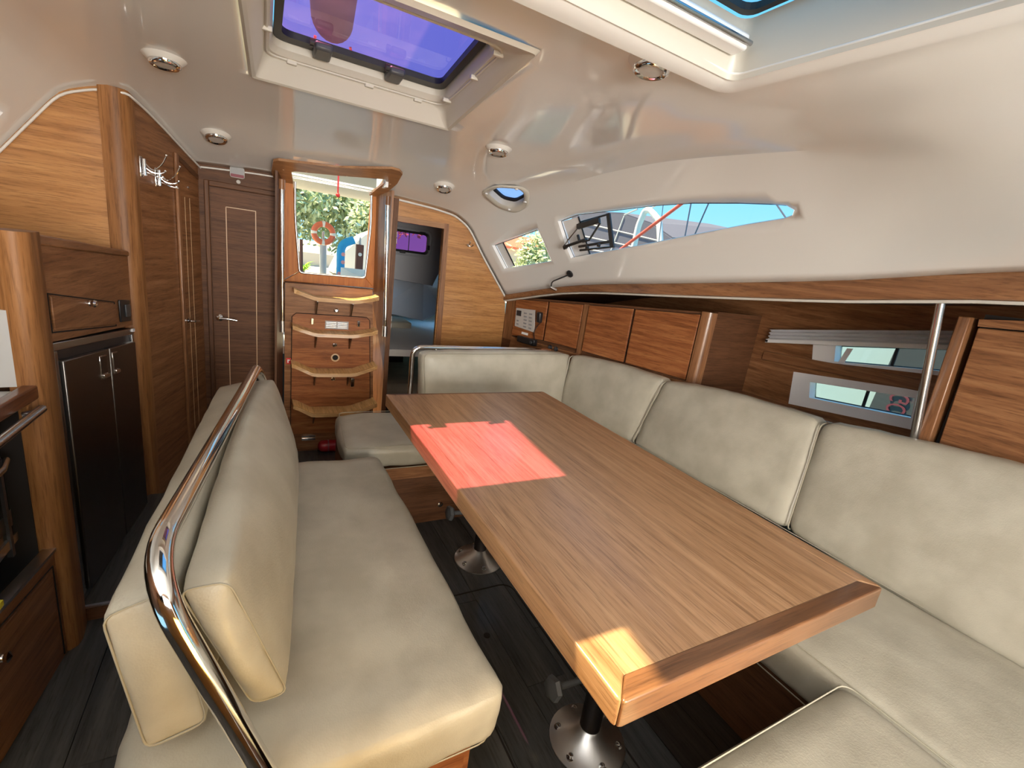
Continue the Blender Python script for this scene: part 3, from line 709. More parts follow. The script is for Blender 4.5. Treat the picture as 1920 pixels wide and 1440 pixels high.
for i in (2,9,16,23):
    p = skyring(1.14,-.014)[i]; link('clip', MB().box(tuple(p-Vector((.008,.008,.004))), tuple(p+Vector((.008,.008,.004)))), 'white_plastic', w, bevel=.002)

# ------------------------------------------------------------------ main hatch over the saloon
def rr3(x0,y0,x1,y1,r,z): return [(x,y,z) for x,y in rrect(x0,y0,x1,y1,r)]
HMr = [(.69,2.045),(-.012,2.045),(-.035,1.225),(.625,1.225)]
def corner_ring(cs_, z, r, zf=None):
    out = []
    n = 4
    for i in range(4):
        a,b,c = Vector(cs_[i-1]),Vector(cs_[i]),Vector(cs_[(i+1)%4]); p0 = b+(a-b).normalized()*r; p1 = b+(c-b).normalized()*r
        for j in range(6):
            t = j/5; p = p0*(1-t)**2+b*2*t*(1-t)+p1*t*t; out.append((p.x,p.y,(zf(p.x,p.y) if zf else 0)+z))
    return out
h1 = struct('window_6', MB().loft([corner_ring([(.71,2.065),(-.03,2.065),(-.05,1.205),(.64,1.205)],-.001,.012,zc), corner_ring([(.70,2.052),(-.02,2.052),(-.042,1.217),(.632,1.217)],-.010,.012,zc),
     corner_ring([(.688,2.043),(-.010,2.043),(-.033,1.228),(.622,1.228)],-.006,.012,zc), corner_ring([(.662,2.012),(.008,2.012),(-.005,1.30),(.612,1.30)],1.868,.03),
     corner_ring([(.645,2.00),(.016,2.00),(.012,1.33),(.602,1.33)],1.885,.05), corner_ring([(.640,1.985),(.030,1.985),(.026,1.36),(.592,1.36)],1.888,.06),
     corner_ring([(.632,1.968),(.038,1.968),(.034,1.385),(.585,1.385)],1.905,.06), corner_ring([(.630,1.962),(.040,1.962),(.036,1.395),(.583,1.395)],1.96,.06)]), 'liner_cream', smooth=28)
link('blind_track', MB().tube(corner_ring([(.645,1.995),(.022,1.995),(.018,1.345),(.603,1.345)],1.885,.05), .0045, 6, True), 'liner_cream', h1, smooth=50)
for p in ((.10,1.995),(.36,1.996),(.545,1.997),(.630,1.90),(.618,1.60),(.02,1.75),(.595,1.38)):
    link('blind_clip', MB().box((p[0]-.016,p[1]-.006,1.874),(p[0]+.016,p[1]+.008,1.888)), 'liner_cream', h1, bevel=.003)
link('frame', MB().loft([corner_ring([(.628,1.960),(.042,1.960),(.038,1.398),(.581,1.398)],1.925,.05), corner_ring([(.600,1.905),(.064,1.905),(.062,1.425),(.560,1.425)],1.925,.04),
     corner_ring([(.600,1.905),(.064,1.905),(.062,1.425),(.560,1.425)],1.945,.04), corner_ring([(.628,1.960),(.042,1.960),(.038,1.398),(.581,1.398)],1.945,.05)]+[corner_ring([(.628,1.960),(.042,1.960),(.038,1.398),(.581,1.398)],1.925,.05)]), 'black_rubber', h1, smooth=30)
pr_ = corner_ring([(.615,1.93),(.052,1.93),(.050,1.41),(.57,1.41)],1.948,.04)
link('pane', MB().add(pr_, [tuple(range(len(pr_)))]), 'glass_purple', h1)
for (xa,ya) in ((.188,1.915),(.432,1.925)):
    hnd = link('handle', MB().hexa([(xa-.028,ya-.055,1.905),(xa+.028,ya-.055,1.905),(xa+.028,ya+.035,1.898),(xa-.028,ya+.035,1.898),(xa-.028,ya-.055,1.93),(xa+.028,ya-.055,1.93),(xa+.028,ya+.035,1.93),(xa-.028,ya+.035,1.93)]), 'grey_plastic', h1, bevel=.008)
    link('pivot', MB().lathe([(.012,0),(.012,.012)], (xa-.03,ya-.05,1.918), (-1,0,0), 12), 'black_plastic', hnd)
# forward hatch, only its aft right corner in view
h2 = struct('window_8', MB().loft([[(x,y,zc(x,y)-.002) for x,y in rrect(-.135,.355,1.045,.940,.03)],[(x,y,zc(x,y)-.010) for x,y in rrect(-.125,.365,1.035,.930,.03)],[(x,y,zc(x,y)+.02) for x,y in rrect(-.115,.375,1.025,.92,.03)],[(x,y,1.945) for x,y in rrect(-.11,.38,1.02,.915,.03)]]), 'liner_cream', smooth=28)
link('blind_cassette', MB().box((-.10,.872,1.865),(1.0,.915,1.90)), 'white_plastic', h2, bevel=.006)
link('blind_edge', MB().tube([(-.10,.866,1.878),(1.0,.866,1.878)], .0055, 10), 'steel_brushed', h2, smooth=50)
link('frame', MB().loft([rr3(-.10,.39,1.012,.905,.03,1.945),rr3(-.085,.405,.995,.888,.03,1.945),rr3(-.085,.405,.995,.888,.03,1.960),rr3(-.10,.39,1.012,.905,.03,1.960)]), 'black_rubber', h2)
link('pane', MB().add(rr3(-.095,.395,1.006,.90,.03,1.958), [tuple(range(20))]), 'glass_clear', h2)
# raised moulded rim around the forward hatch
mo = [(x,y) for x,y in rrect(-.26,.0,1.00,.965,.05)]
struct('trim_15', MB().loft([[(x,y,zc(x,y)-.0005) for x,y in rrect(-.33,.22,1.095,1.005,.05,6)],[(x,y,zc(x,y)-.016) for x,y in rrect(-.31,.24,1.075,.985,.05,6)],[(x,y,zc(x,y)-.014) for x,y in rrect(-.145,.345,1.05,.948,.03,6)],[(x,y,zc(x,y)-.004) for x,y in rrect(-.13,.36,1.035,.93,.03,6)]]), 'gelcoat', smooth=30) 

# downlights
DL = [(-.271,2.094,'left of the big hatch, nearest ceiling light on the left'),(-.176,2.758,'above the small coat hooks, farther ceiling light on the left'),
      (.862,1.032,'beside the forward hatch, nearest ceiling light on the right'),(.963,2.111,'above the table, middle ceiling light on the right'),(.951,2.787,'near the small skylight, farthest ceiling light')]
proto = None
for x,y,l in DL:
    n_ = -nrm(x,y,.05); p = Vector((x,y,zc(x,y)))
    if proto is None:
        T = thing('ceiling_light', '', 'ceiling light', (0,0,0), 'round recessed ceiling downlights'); proto = T
        link('dome', MB().lathe([(.056,-.002),(.050,.004),(.040,.013),(.034,.016)], (0,0,0), (0,0,-1), 28, False), 'gelcoat_satin', T, smooth=50)
        link('bezel', MB().lathe([(.040,.012),(.039,.020),(.034,.024),(.027,.022),(.025,.018)], (0,0,0), (0,0,-1), 28, False), 'chrome', T, smooth=50)
        link('lens', MB().lathe([(.0001,.017),(.026,.017),(.026,.020),(.0001,.021)], (0,0,0), (0,0,-1), 24, False), 'lens_grey', T)
        kids = list(T.children)
    else:
        T = proto.copy(); C.objects.link(T)
        for k in kids:
            c = k.copy(); C.objects.link(c); c.parent = T
    T['label'] = 'chrome ringed ceiling light ' + l
    T.location = p; T.scale = (1.15,1.15,1.15); T.rotation_euler = (-n_).to_track_quat('Z','Y').to_euler()

# ------------------------------------------------------------------ companionway
# opening surround at y = 3.08
yo = 3.09
cw = struct('door_4', MB().slab([(.118,yo,1.045),(.205,yo,1.105),(.166,yo,1.60),(.125,yo,1.60)], (0,.035,0)), 'wood_backlit', bevel=.003)
link('jamb', MB().slab([(.645,yo,1.045),(.588,yo,1.105),(.60,yo,1.60),(.635,yo,1.60)], (0,.035,0)), 'wood_backlit', cw, bevel=.003)
link('sill', MB().slab([(.118,yo-.002,1.040),(.645,yo-.002,1.046),(.590,yo-.002,1.106),(.203,yo-.002,1.100)], (0,.035,0)), 'wood_backlit', cw, bevel=.003)
link('edge_channel', MB().tube(arc_path([(.176,yo-.002,1.60),(.178,yo-.002,1.42),(.206,yo-.002,1.098),(.585,yo-.002,1.104),(.605,yo-.002,1.42),(.60,yo-.002,1.62)], [.05,.02,.02,.05]), .0065, 8), 'steel_satin', cw, smooth=50)
struct('trim_16', MB().box((.10,yo-.006,1.022),(.65,yo+.02,1.040)), 'wood_dark')
# soffit ring of the sliding hatch
zr = 1.690
outer = [(.055,2.985),(.062,2.86),(.085,2.835),(.125,2.828),(.37,2.78),(.62,2.70),(.665,2.705),(.69,2.735),(.695,2.86),(.66,3.09),(.585,3.09),(.632,2.86),(.622,2.835),(.37,2.875),(.165,2.925),(.150,2.94),(.168,3.09),(.075,3.09)]
def zr_f(x,y): return 1.688-(y-2.75)*.30+(.014 if x>.5 else 0)
pts_ = [(x,y,zr_f(x,y)) for x,y in outer]
rg = holed(outer, [], lambda x,y:(x,y,zr_f(x,y)), (), step=.5)
n0 = len(rg.v); F0 = list(rg.f)
rg.v += [(x,y,z+.012) for x,y,z in rg.v]; rg.f += [tuple(i+n0 for i in f)[::-1] for f in F0]
nO = len(outer); rg.f += [(i,(i+1)%nO,(i+1)%nO+n0,i+n0) for i in range(nO)]
fs_ = thing('hatch_surround', 'brown wooden surround of the companionway opening with rounded corners', 'frame', (.37,2.9,1.69))
link('soffit', rg, 'wood_x', fs_)
for x,y in ((.22,2.90),(.42,2.855),(.11,2.93),(.66,2.88)): link('screw_plug', MB().lathe([(.005,0),(.005,.002)], (x,y,zr_f(x,y)), (0,0,-1), 10), 'inlay', fs_)
struct('trim_17', MB().box((.135,2.94,1.64),(.15,3.11,1.9)).box((.63,2.86,1.64),(.645,3.11,1.9)).box((.135,2.87,1.72),(.645,2.885,1.9)), 'white_frame')
struct('trim_18', MB().box((.14,3.06,1.632),(.64,3.075,1.642)).box((.14,3.11,1.62),(.64,3.12,1.628)), 'steel_satin')
# cheeks either side of the ladder
chk = struct('trim_19', MB().slab([(.118,3.09,0),(.082,2.955,0),(.085,2.955,1.64),(.118,3.09,1.60)], (-.012,0,0)), 'wood_z_dark')
struct('trim_20', MB().slab([(.660,3.09,0),(.715,2.955,0),(.690,2.955,1.64),(.630,3.09,1.60)], (.014,0,0)), 'wood_z')
struct('trim_21', MB().box((.705,2.945,0),(.733,3.10,1.60)), 'wood_z_dark')
for (xa,za,xb,zb,l) in ((.104,1.545,.110,.80,'left of the steps'),(.664,1.56,.693,.80,'right of the steps')):
    T = thing('companionway_handrail', 'vertical stainless steel grab rail '+l, 'handrail', (xb,2.93,zb), 'companionway grab rails')
    link('tube', MB().tube([(xa,2.93,za),(xb,2.93,zb)], .0125, 14), 'chrome', T, smooth=50)
    link('end_clamp', MB().tube([(xb,2.93,zb+.03),(xb+.001,2.93,zb-.035)], .016, 12), 'steel_satin', T, smooth=50)
    link('end_clamp', MB().tube([(xa,2.93,za-.01),(xa,2.93,za+.04)], .016, 12), 'wood_z', T, smooth=50)
# ladder
T = thing('companionway_steps', 'wooden companionway ladder with four curved pale treads', 'steps', (.39,2.98,0))
def LP(x,z,d=0): # ladder plane, leaning
    return (x, 2.955-z*.045-d, z)
link('back_panel', MB().add([LP(.122,0),LP(.122,1.048),LP(.600,1.048),LP(.668,0)]+[LP(.122,0,-.03),LP(.122,1.048,-.03),LP(.600,1.048,-.03),LP(.668,0,-.03)], [(0,1,2,3),(7,6,5,4),(0,4,5,1),(1,5,6,2),(2,6,7,3),(3,7,4,0)]), 'wood_h', T)
pan = [LP(.165,.31,.006),LP(.655,.31,.006),LP(.618,.842,.006),LP(.612,.85,.006),LP(.172,.85,.006),LP(.165,.842,.006)]
link('inset_panel', MB().slab([LP(.158,.12,.008),LP(.640,.12,.008),LP(.592,.868,.008),LP(.572,.882,.008),LP(.180,.882,.008),LP(.160,.868,.008)], (0,.006,0)), 'wood_h_red', T, bevel=.001)
link('panel_joint', MB().tube([LP(.158,.12,.008),LP(.158,.86,.008),LP(.180,.882,.008),LP(.572,.882,.008),LP(.592,.862,.008),LP(.640,.12,.008)], .0022, 5), 'gap', T)
steps = [(.97,.162,.618,1.006,1.003),(.768,.157,.622,.805,.800),(.531,.154,.632,.584,.580),(.280,.165,.645,.334,.334)]
for i,(z0,xl,xr,zl,zr_) in enumerate(steps):
    prof = [(xl,zl),(xl+.03,zl-.010),(.262,z0+.004),(.29,z0),(.47,z0),(.505,z0+.004),(xr-.03,zr_-.010),(xr,zr_)]
    zb = z0; yf = 2.80; yb = 2.955-z0*.045
    th = .022
    rings = []
    for (x,z) in prof:
        f = yf + (.012 if x in (xl,xr) else 0)
        rings.append([(x,f,z+.002),(x,f,z+th-.002),(x,f+.004,z+th),(x,yb,z+th),(x,yb,z),(x,f+.004,z)])
    tr_ = link('tread', MB().loft(rings,True,True), 'tread_y', T, smooth=25)
    link('nosing', MB().loft([[(x,yf-.003+(.012 if x in (xl,xr) else 0),z+.001),(x,yf+.0005+(.012 if x in (xl,xr) else 0),z+th-.001),(x,yf+.006,z+th+.0006),(x,yf+.006,z-.0006)] for x,z in prof],True,True), 'tread_edge', tr_, smooth=25)
    for xb in (.285,.478):
        link('bracket', MB().slab([(xb-.003,yb,z0),(xb-.003,yb,z0-.085),(xb-.003,yb-.02,z0-.085),(xb-.003,yf+.035,z0-.006),(xb-.003,yf+.035,z0)], (.006,0,0)), 'wood_z_dark' if i else 'steel_dark', tr_)
for z in (.912,.70,.485):
    link('latch_knob', MB().lathe([(.013,0),(.013,.004),(.008,.006),(.006,.012)], LP(.395,z,.008), (0,-1,0), 16), 'chrome', T, smooth=40)
for x in (.265,.525): link('catch', MB().box(LP(x-.008,.822,.026), LP(x+.008,.86,.0)), 'chrome', T, bevel=.003)
link('bracket', MB().box(LP(.49,.44,.05), LP(.515,.50,.0)), 'chrome', T, bevel=.005)
link('ring', MB().lathe([(.016,0),(.024,.0),(.025,.004),(.017,.005)], LP(.400,.622,.008), (0,-1,0), 24, False), 'inlay', T, smooth=40)
link('ring_hole', MB().lathe([(.0165,0),(.0165,.002)], LP(.400,.622,.008), (0,-1,0), 20), 'gap', T)
nm = link('name_plate', MB().box(LP(.336,.80,.012), LP(.468,.848,.006)), 'grey_label', T)
for k in range(4):
    for j in range(2):
        link('text_line', MB().box(LP(.342+j*.064,.808+k*.0098,.0135), LP(.398+j*.062,.811+k*.0098,.0115)), 'steel_satin', nm)
link('hinge', MB().box(LP(.222,.078,.014), LP(.300,.108,.0)).tube([LP(.222,.094,.016),LP(.300,.094,.016)],.006,8), 'chrome', T, smooth=40)
fsn = thing('fire_sign', 'small square red fire equipment sticker left of the steps', 'sign', (.154,3.02,.59))
link('plate', MB().box(LP(.131,.576,.006), LP(.156,.612,.001)), 'red_sign', fsn); link('symbol', MB().box(LP(.137,.584,.008), LP(.143,.603,.004)).box(LP(.143,.597,.008), LP(.151,.603,.004)), 'white_plastic', fsn)
# extinguisher lying at foot of ladder
T = thing('fire_extinguisher', 'red fire extinguisher lying on the floor at the foot of the steps', 'extinguisher', (.40,2.94,0))
link('cylinder', MB().lathe([(.012,-.006),(.026,0),(.036,.012),(.038,.03),(.038,.24),(.03,.262),(.014,.27)], (.322,2.925,.038), (1,-.03,0), 24), 'red_paint', T, smooth=50)
link('neck', MB().tube([(.59,2.916,.038),(.62,2.915,.038)], .012, 10), 'black_plastic', T)
for a in (.05,.11): link('strap', MB().lathe([(.0388,0),(.0388,.008)], (.322+a,2.925-a*.03,.038), (1,-.03,0), 24, False), 'maroon', T)
# red toggle cord hanging in opening
single('red_toggle_cord', 'red cord with a small ball hanging in the companionway opening', 'cord', MB().tube([(.395,3.0,1.70),(.395,3.0,1.572)], .0045, 8).lathe([(.001,-.012),(.009,-.008),(.012,0),(.009,.008),(.001,.012)], (.395,3.0,1.562), (0,0,1), 14), 'red_cord', smooth=60)
# warning label and button above door
T = thing('warning_label', 'rounded grey and red warning label above the aft left door', 'label', (-.105,YB,1.59))
rl = [(x,YB-.001,z) for x,z in rrect(-.138,1.566,-.072,1.617,.008)]
link('plate', MB().slab([(x,YB-.012,z) for x,y,z in rl], (0,.012,0)), 'grey_label', T)
link('red_band', MB().slab([(x,YB-.0135,z) for x,z in rrect(-.136,1.568,-.074,1.583,.003)], (0,.002,0)), 'maroon', T)
link('rim', MB().tube([(x,YB-.012,z) for x,z in rrect(-.138,1.566,-.072,1.617,.008)], .0016, 5, True), 'lens_grey', T)
single('push_button', 'small round brass button under the warning label', 'button', MB().lathe([(.010,0),(.010,.005),(.006,.007)], (-.100,YB-.02,1.545), (0,-1,0), 16), 'lens_grey', smooth=40)
# coat hooks on left wall
def coat_hook(label, s, z):
    T = thing('coat_hook', label, 'hook', ap(s,z), 'folding wire coat hooks')
    link('back_plate', MB().slab([ap(s-.012,z-.04,.006),ap(s+.012,z-.04,.006),ap(s+.012,z+.04,.006),ap(s-.012,z+.04,.006)], tuple(-nn*.006)), 'chrome', T, bevel=.003)
    link('hinge_pin', MB().tube([ap(s+.002,z-.032,.014),ap(s+.002,z+.032,.014)], .007, 10), 'chrome', T, smooth=50)
    for j,(dx,dz,dd) in enumerate(((.00,.055,.075),(.015,-.005,.062),(.02,-.03,.050))):
        p0 = Vector(ap(s+.002, z+.016-j*.016, .016))
        p1 = Vector(ap(s+.004+dx*.4, z-.012-j*.006, .016+dd*.35)); p2 = Vector(ap(s+.008+dx, z+dz*.6-.012, .016+dd*.8)); p3 = Vector(ap(s+.01+dx, z+dz, .016+dd))
        link('arm', MB().tube(arc_path([p0,p1,p2,p3],.018), .0028, 6).lathe([(.001,0),(.006,.003),(.006,.006),(.001,.009)], p3, (0,0,1), 8), 'chrome', T, smooth=50)
coat_hook('chrome folding coat hook on the left wall, nearer the camera', .075, 1.50)
coat_hook('chrome folding coat hook on the left wall, nearer the narrow door', .195, 1.475)
T = thing('robe_hook', 'small chrome robe hook on the curved golden bulkhead', 'hook', (1.27,YB,1.395))
link('plate', MB().lathe([(.010,0),(.010,.003),(.006,.006)], (1.268,YB,1.395), (0,-1,0), 12), 'chrome', T)
link('prong', MB().tube(arc_path([(1.245,YB-.035,1.402),(1.25,YB-.02,1.390),(1.268,YB-.012,1.392),(1.285,YB-.02,1.390),(1.292,YB-.035,1.402)],.008), .003, 6).tube([(1.268,YB-.008,1.395),(1.268,YB-.03,1.41),(1.268,YB-.032,1.425)],.0035,6), 'chrome', T, smooth=50)

# ------------------------------------------------------------------ aft cabin seen through the open door
struct('cabin_aft', holed([(.93,1.62),(.93,1.06),(1.44,1.02),(1.56,1.30),(1.60,1.62)], [rrect(.975,1.30,1.348,1.46,.03)], lambda x,z: (x,4.3,z), (), step=.3)
   .add([(.68,3.14,1.60),(1.24,3.14,1.60),(1.62,4.4,1.60),(.94,4.4,1.60)], [(0,1,2,3)])
   .add([(.93,4.3,1.06),(1.44,4.3,1.02),(1.44,5.0,.98),(1.05,5.0,1.0)], [(0,1,2,3)]), 'liner_grey', solid=.01)
hullm = MB().grid(8,8,lambda u,v: (.6+1.4*u, 4.9-2.0*max(0,u-.45), .60+.62*v+.25*v*u))
hb_ = MB().add([(.93,4.45,.70),(1.10,4.45,.70),(1.40,4.40,.66),(1.55,4.30,.78),(1.60,4.1,1.30),(1.60,4.35,1.45),(1.44,4.6,1.05),(.98,4.75,1.08)], [(0,1,6,7),(1,2,6),(2,3,6),(3,4,5,6)])
struct('hull_aft', hb_, 'moulding_blue_lit', solid=.01)
struct('cabin_side', MB().slab([(1.24,3.14,0),(1.61,4.32,0),(1.61,4.32,1.6),(1.24,3.14,1.6)], (.02,0,0)).slab([(.68,3.14,0),(.925,4.32,0),(.925,4.32,1.6),(.68,3.14,1.6)], (-.02,0,0)).box((1.10,5.2,0),(1.75,5.23,1.05)).box((.68,3.14,-.02),(1.75,5.2,0)), 'wood_dark')
pt = struct('window_9', MB().loft([[(x,4.290,z) for x,z in rrect(1.00,1.255,1.395,1.505,.05)],[(x,4.285,z) for x,z in rrect(1.01,1.265,1.385,1.495,.05)],[(x,4.29,z) for x,z in rrect(1.02,1.275,1.375,1.485,.05)]]), 'liner_grey')
link('frame', MB().loft([[(x,4.285,z) for x,z in rrect(.96,1.285,1.365,1.475,.035)],[(x,4.27,z) for x,z in rrect(.965,1.29,1.36,1.47,.035)],[(x,4.275,z) for x,z in rrect(.98,1.305,1.342,1.455,.03)],[(x,4.288,z) for x,z in rrect(.98,1.305,1.342,1.455,.03)]]), 'black_rubber', pt, smooth=30)
plain('pane_mauve', (.50,.24,.50), .12, coat=.5, emis=None)
link('pane', MB().box((.975,4.304,1.30),(1.348,4.307,1.46)), 'glass_mauve', pt)
link('mullion', MB().box((1.175,4.280,1.305),(1.181,4.286,1.455)), 'black_rubber', pt)
link('handle', MB().box((1.10,4.262,1.275),(1.15,4.285,1.295)), 'black_plastic', pt, bevel=.003); link('handle', MB().box((1.345,4.262,1.33),(1.37,4.285,1.37)), 'black_plastic', pt, bevel=.003)
link('hinge', MB().box((1.27,4.262,1.46),(1.32,4.285,1.48)), 'black_plastic', pt, bevel=.003)
for z0,z1,x1,l in ((.575,.655,1.255,'upper beige cushion stacked in the dark aft cabin'),(.47,.545,1.238,'lower beige cushion stacked in the dark aft cabin')):
    c8 = [(.75,4.25,z0),(x1,4.25,z0),(x1,4.6,z0),(.75,4.6,z0),(.75,4.25,z1),(x1,4.25,z1),(x1,4.6,z1),(.75,4.6,z1)]
    tag(link('spare_cushion', cushion_mb(c8,.02,.004,8,.001), 'leather', None, smooth=60), l, 'cushion', 'spare cushions in the aft cabin')
c8 = [(.62,3.6,.10),(1.70,3.6,.10),(1.70,5.1,.10),(.62,5.1,.10),(.62,3.6,.26),(1.70,3.6,.26),(1.70,5.1,.26),(.62,5.1,.26)]
tag(link('berth_mattress', cushion_mb(c8,.03,.006,10,.001), 'leather', None, smooth=60), 'beige berth mattress low down in the aft cabin', 'mattress')
struct('berth_base', MB().box((.62,3.6,0),(1.70,5.1,.10)).box((.62,4.25,.26),(.74,4.6,.66)).box((.74,4.27,.26),(1.2,4.6,.465)), 'gap')

# ------------------------------------------------------------------ settee
c = [(.33,1.955,.325),(1.80,1.955,.325),(1.76,2.40,.325),(.34,2.40,.325),(.315,1.94,.445),(1.80,1.94,.445),(1.76,2.40,.452),(.345,2.40,.452)]
cushion('seat_cushion', 'short beige leather seat cushion at the aft end of the table', c, .035, .012, .009, 1, None, ('top','bottom'), .0018)
c = [(.795,2.34,.45),(1.775,2.34,.45),(1.76,2.45,.45),(.795,2.45,.45),(.776,2.385,.782),(1.76,2.385,.805),(1.745,2.475,.805),(.776,2.475,.782)]
cushion('backrest_cushion', 'beige leather backrest across the aft end, under the steel rail', c, .028, .014, .006, 2, None, ('front',), .0018)
c = [(1.232,-.42,.315),(1.83,-.42,.315),(1.82,1.945,.315),(1.245,1.945,.315),(1.229,-.42,.455),(1.82,-.42,.455),(1.80,1.945,.455),(1.24,1.945,.455)]
cushion('seat_cushion', 'long beige leather seat cushion along the right side under the table edge', c, .03, .008, .004, 3, None, ('top','bottom'), .0018, n=24)
c = [(.50,-.42,.315),(1.225,-.42,.315),(1.225,.362,.315),(.50,.362,.315),(.50,-.42,.462),(1.226,-.42,.462),(1.226,.365,.462),(.50,.365,.462)]
cushion('seat_cushion', 'beige leather seat cushion in the near right corner of the picture', c, .032, .014, .004, 4, None, ('top','bottom'), .0018)
# side backrests
def sideback(Yn_b,Yf_b,Yn_t,Yf_t,xb_n,xb_f,xt_n,xt_f,zt_n,zt_f,label,seed):
    th = .12
    c = [(xb_n,Yn_b,.44),(xb_n+th,Yn_b,.44),(xb_f+th,Yf_b,.44),(xb_f,Yf_b,.44),(xt_n,Yn_t,zt_n),(xt_n+th-.02,Yn_t,zt_n),(xt_f+th-.02,Yf_t,zt_f),(xt_f,Yf_t,zt_f)]
    cushion('backrest_cushion', label, c, .034, .018, .005, seed, 'backrest cushions along the right side', (), .0018, n=20)
    link('zip_piping', MB().tube(ring_of(c,'back',.01,.03), .003, 5, True), 'piping', C.objects[-1] if False else bpy.data.objects[[o.name for o in C.objects if o.get('label')==label][0]])
sideback(1.765,2.35,1.700,2.375,1.800,1.700,1.875,1.745,.828,.805,'beige leather backrest in the aft corner of the settee, the smallest on that side',5)
sideback(.878,1.755,.935,1.690,1.815,1.800,1.935,1.875,.880,.828,'middle beige leather backrest on the right side, between two seams',6)
sideback(-.05,.868,.02,.925,1.79,1.815,1.96,1.935,.955,.880,'large beige leather backrest at the right edge of the picture',7)
# bases
struct('trim_22', MB().box((.345,1.975,0),(1.24,2.39,.322)), 'wood_dark')
struct('trim_23', MB().box((1.30,.42,0),(1.9,1.97,.312)).box((.62,-.36,0),(1.9,.30,.312)), 'wood_dark')
struct('trim_24', MB().box((.335,1.965,.26),(1.24,1.975,.322)), 'wood_h')
single('toe_latch', 'small chrome latch knob on the dark seat base', 'knob', MB().lathe([(.014,0),(.014,.004),(.008,.006),(.006,.01)], (.80,1.975,.09), (0,-1,0), 16), 'chrome', smooth=40)
struct('trim_25', MB().box((.80,2.46,0),(1.60,2.50,.60)), 'wood_dark')
# rail over the aft backrest
T = thing('backrest_rail', 'bent stainless steel rail above the aft backrest cushion', 'rail', (1.2,2.56,.1))
link('tube', MB().tube(arc_path([(.757,2.48,.10),(.746,2.48,.797),(1.63,2.48,.804),(1.70,2.52,.79),(1.71,2.56,.72)], [.06,.05,.03]), .0135, 14), 'chrome', T, smooth=60)
for x in (.882,1.415): link('post', MB().tube([(x,2.48,.80),(x,2.47,.74)], .009, 10), 'chrome', T, smooth=60)

# ------------------------------------------------------------------ bench
T = thing('bench', 'wooden base of the free standing bench under its long cushion', 'bench', (.15,1.2,0))
link('plinth', MB().box((-.13,.72,0),(.405,1.77,.30)), 'wood_dark', T)
link('side_panel', MB().box((.405,.70,.02),(.418,1.78,.300)), 'wood_h_red', T)
link('end_panel', MB().box((-.13,.70,.02),(.405,.715,.300)), 'wood_h_red', T)
link('seat_board', MB().box((-.19,.67,.30),(.425,1.80,.316)), 'wood_y', T)
c = [(-.215,.630,.315),(.445,.640,.315),(.442,1.825,.315),(-.190,1.83,.315),(-.215,.615,.468),(.450,.625,.468),(.442,1.830,.465),(-.185,1.835,.465)]
cushion('bench_seat_cushion', 'long beige leather bench seat cushion left of the table', c, .036, .012, .005, 8, None, ('bottom',), .0018, n=26)
c = [(-.015,.70,.548),(.040,.70,.552),(.130,1.83,.500),(.075,1.83,.49),(-.110,.705,.800),(-.045,.70,.805),(.045,1.83,.800),(-.030,1.83,.792)]
cR = c
cushion('bolster_cushion', 'thick beige leather backrest cushion on the table side of the bench rail', c, .012, .034, .003, 9, 'bench backrest bolsters', ('front',), .0018, inset=.004, n=20)
c = [(-.160,.70,.520),(-.078,.70,.540),(-.02,1.80,.52),(-.115,1.80,.50),(-.198,.705,.778),(-.118,.70,.808),(-.05,1.80,.800),(-.13,1.80,.78)]
cushion('bolster_cushion', 'beige leather backrest cushion on the galley side of the bench rail', c, .011, .012, .003, 10, 'bench backrest bolsters', ('front',), .0018, inset=.004, n=18)
T = thing('bench_rail', 'polished stainless steel tube rail bent over the bench backrest', 'rail', (.0,1.2,.46))
lean = Vector((.114,0,-.311)).normalized()
pA = Vector((.078,.585,.30)); pB = Vector((-.131,.640,.885)); pC = Vector((-.012,1.84,.838)); pD = pC+Vector((.06,.03,-.20))
link('tube', MB().tube(arc_path([pA,pB,pC,pD],[.10,.05],10), .0165, 18), 'chrome', T, smooth=60)
0 and link('mount_foot', MB().lathe([(.032,0),(.032,.006),(.02,.012)], (.010,.666,.468), (-.2,0,1), 20), 'chrome', T, smooth=40)
for y in (.73,1.5):
    x = -.152+(y-.672)*.12; link('bracket', MB().box((x+.05,y-.015,.58),(x+.075,y+.015,.62)), 'chrome', T)

# ------------------------------------------------------------------ dining table
T = thing('dining_table', 'long teak dining table with two steel pedestals, sun patches on top', 'table', (.85,1.11,0))
x0,x1,y0,y1,zt_ = .462,1.247,.362,1.868,.72; e_ = .052; zb = .668
link('tabletop', MB().box((x0+.038,y0+.038,zb+.004),(x1-.038,y1-.016,zt_-.0002)), 'table_y', T)
def mitre(p, mat, bev=.008): return link('edge_board', MB().slab(p, (0,0,zb-zt_)), mat, T, bevel=bev, seg=3)
def rc(x,y): return (x,y,zt_)
e_ = .040
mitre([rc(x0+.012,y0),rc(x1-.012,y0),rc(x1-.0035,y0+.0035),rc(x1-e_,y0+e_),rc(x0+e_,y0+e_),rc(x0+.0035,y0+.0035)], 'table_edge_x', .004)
mitre([rc(x0+.0035,y0+.0038),rc(x0+e_,y0+e_+.0004),rc(x0+e_,y1-.018),rc(x0,y1),rc(x0,y0+.012)], 'table_side_y', .004)
mitre([rc(x1-.0035,y0+.0038),rc(x1,y0+.012),rc(x1,y1),rc(x1-e_,y1-.018),rc(x1-e_,y0+e_+.0004)], 'table_side_y', .004)
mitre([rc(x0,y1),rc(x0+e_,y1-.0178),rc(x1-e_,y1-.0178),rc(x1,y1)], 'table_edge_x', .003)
link('underframe', MB().box((.72,.5,.64),(.98,1.75,.668)), 'wood_dark', T)
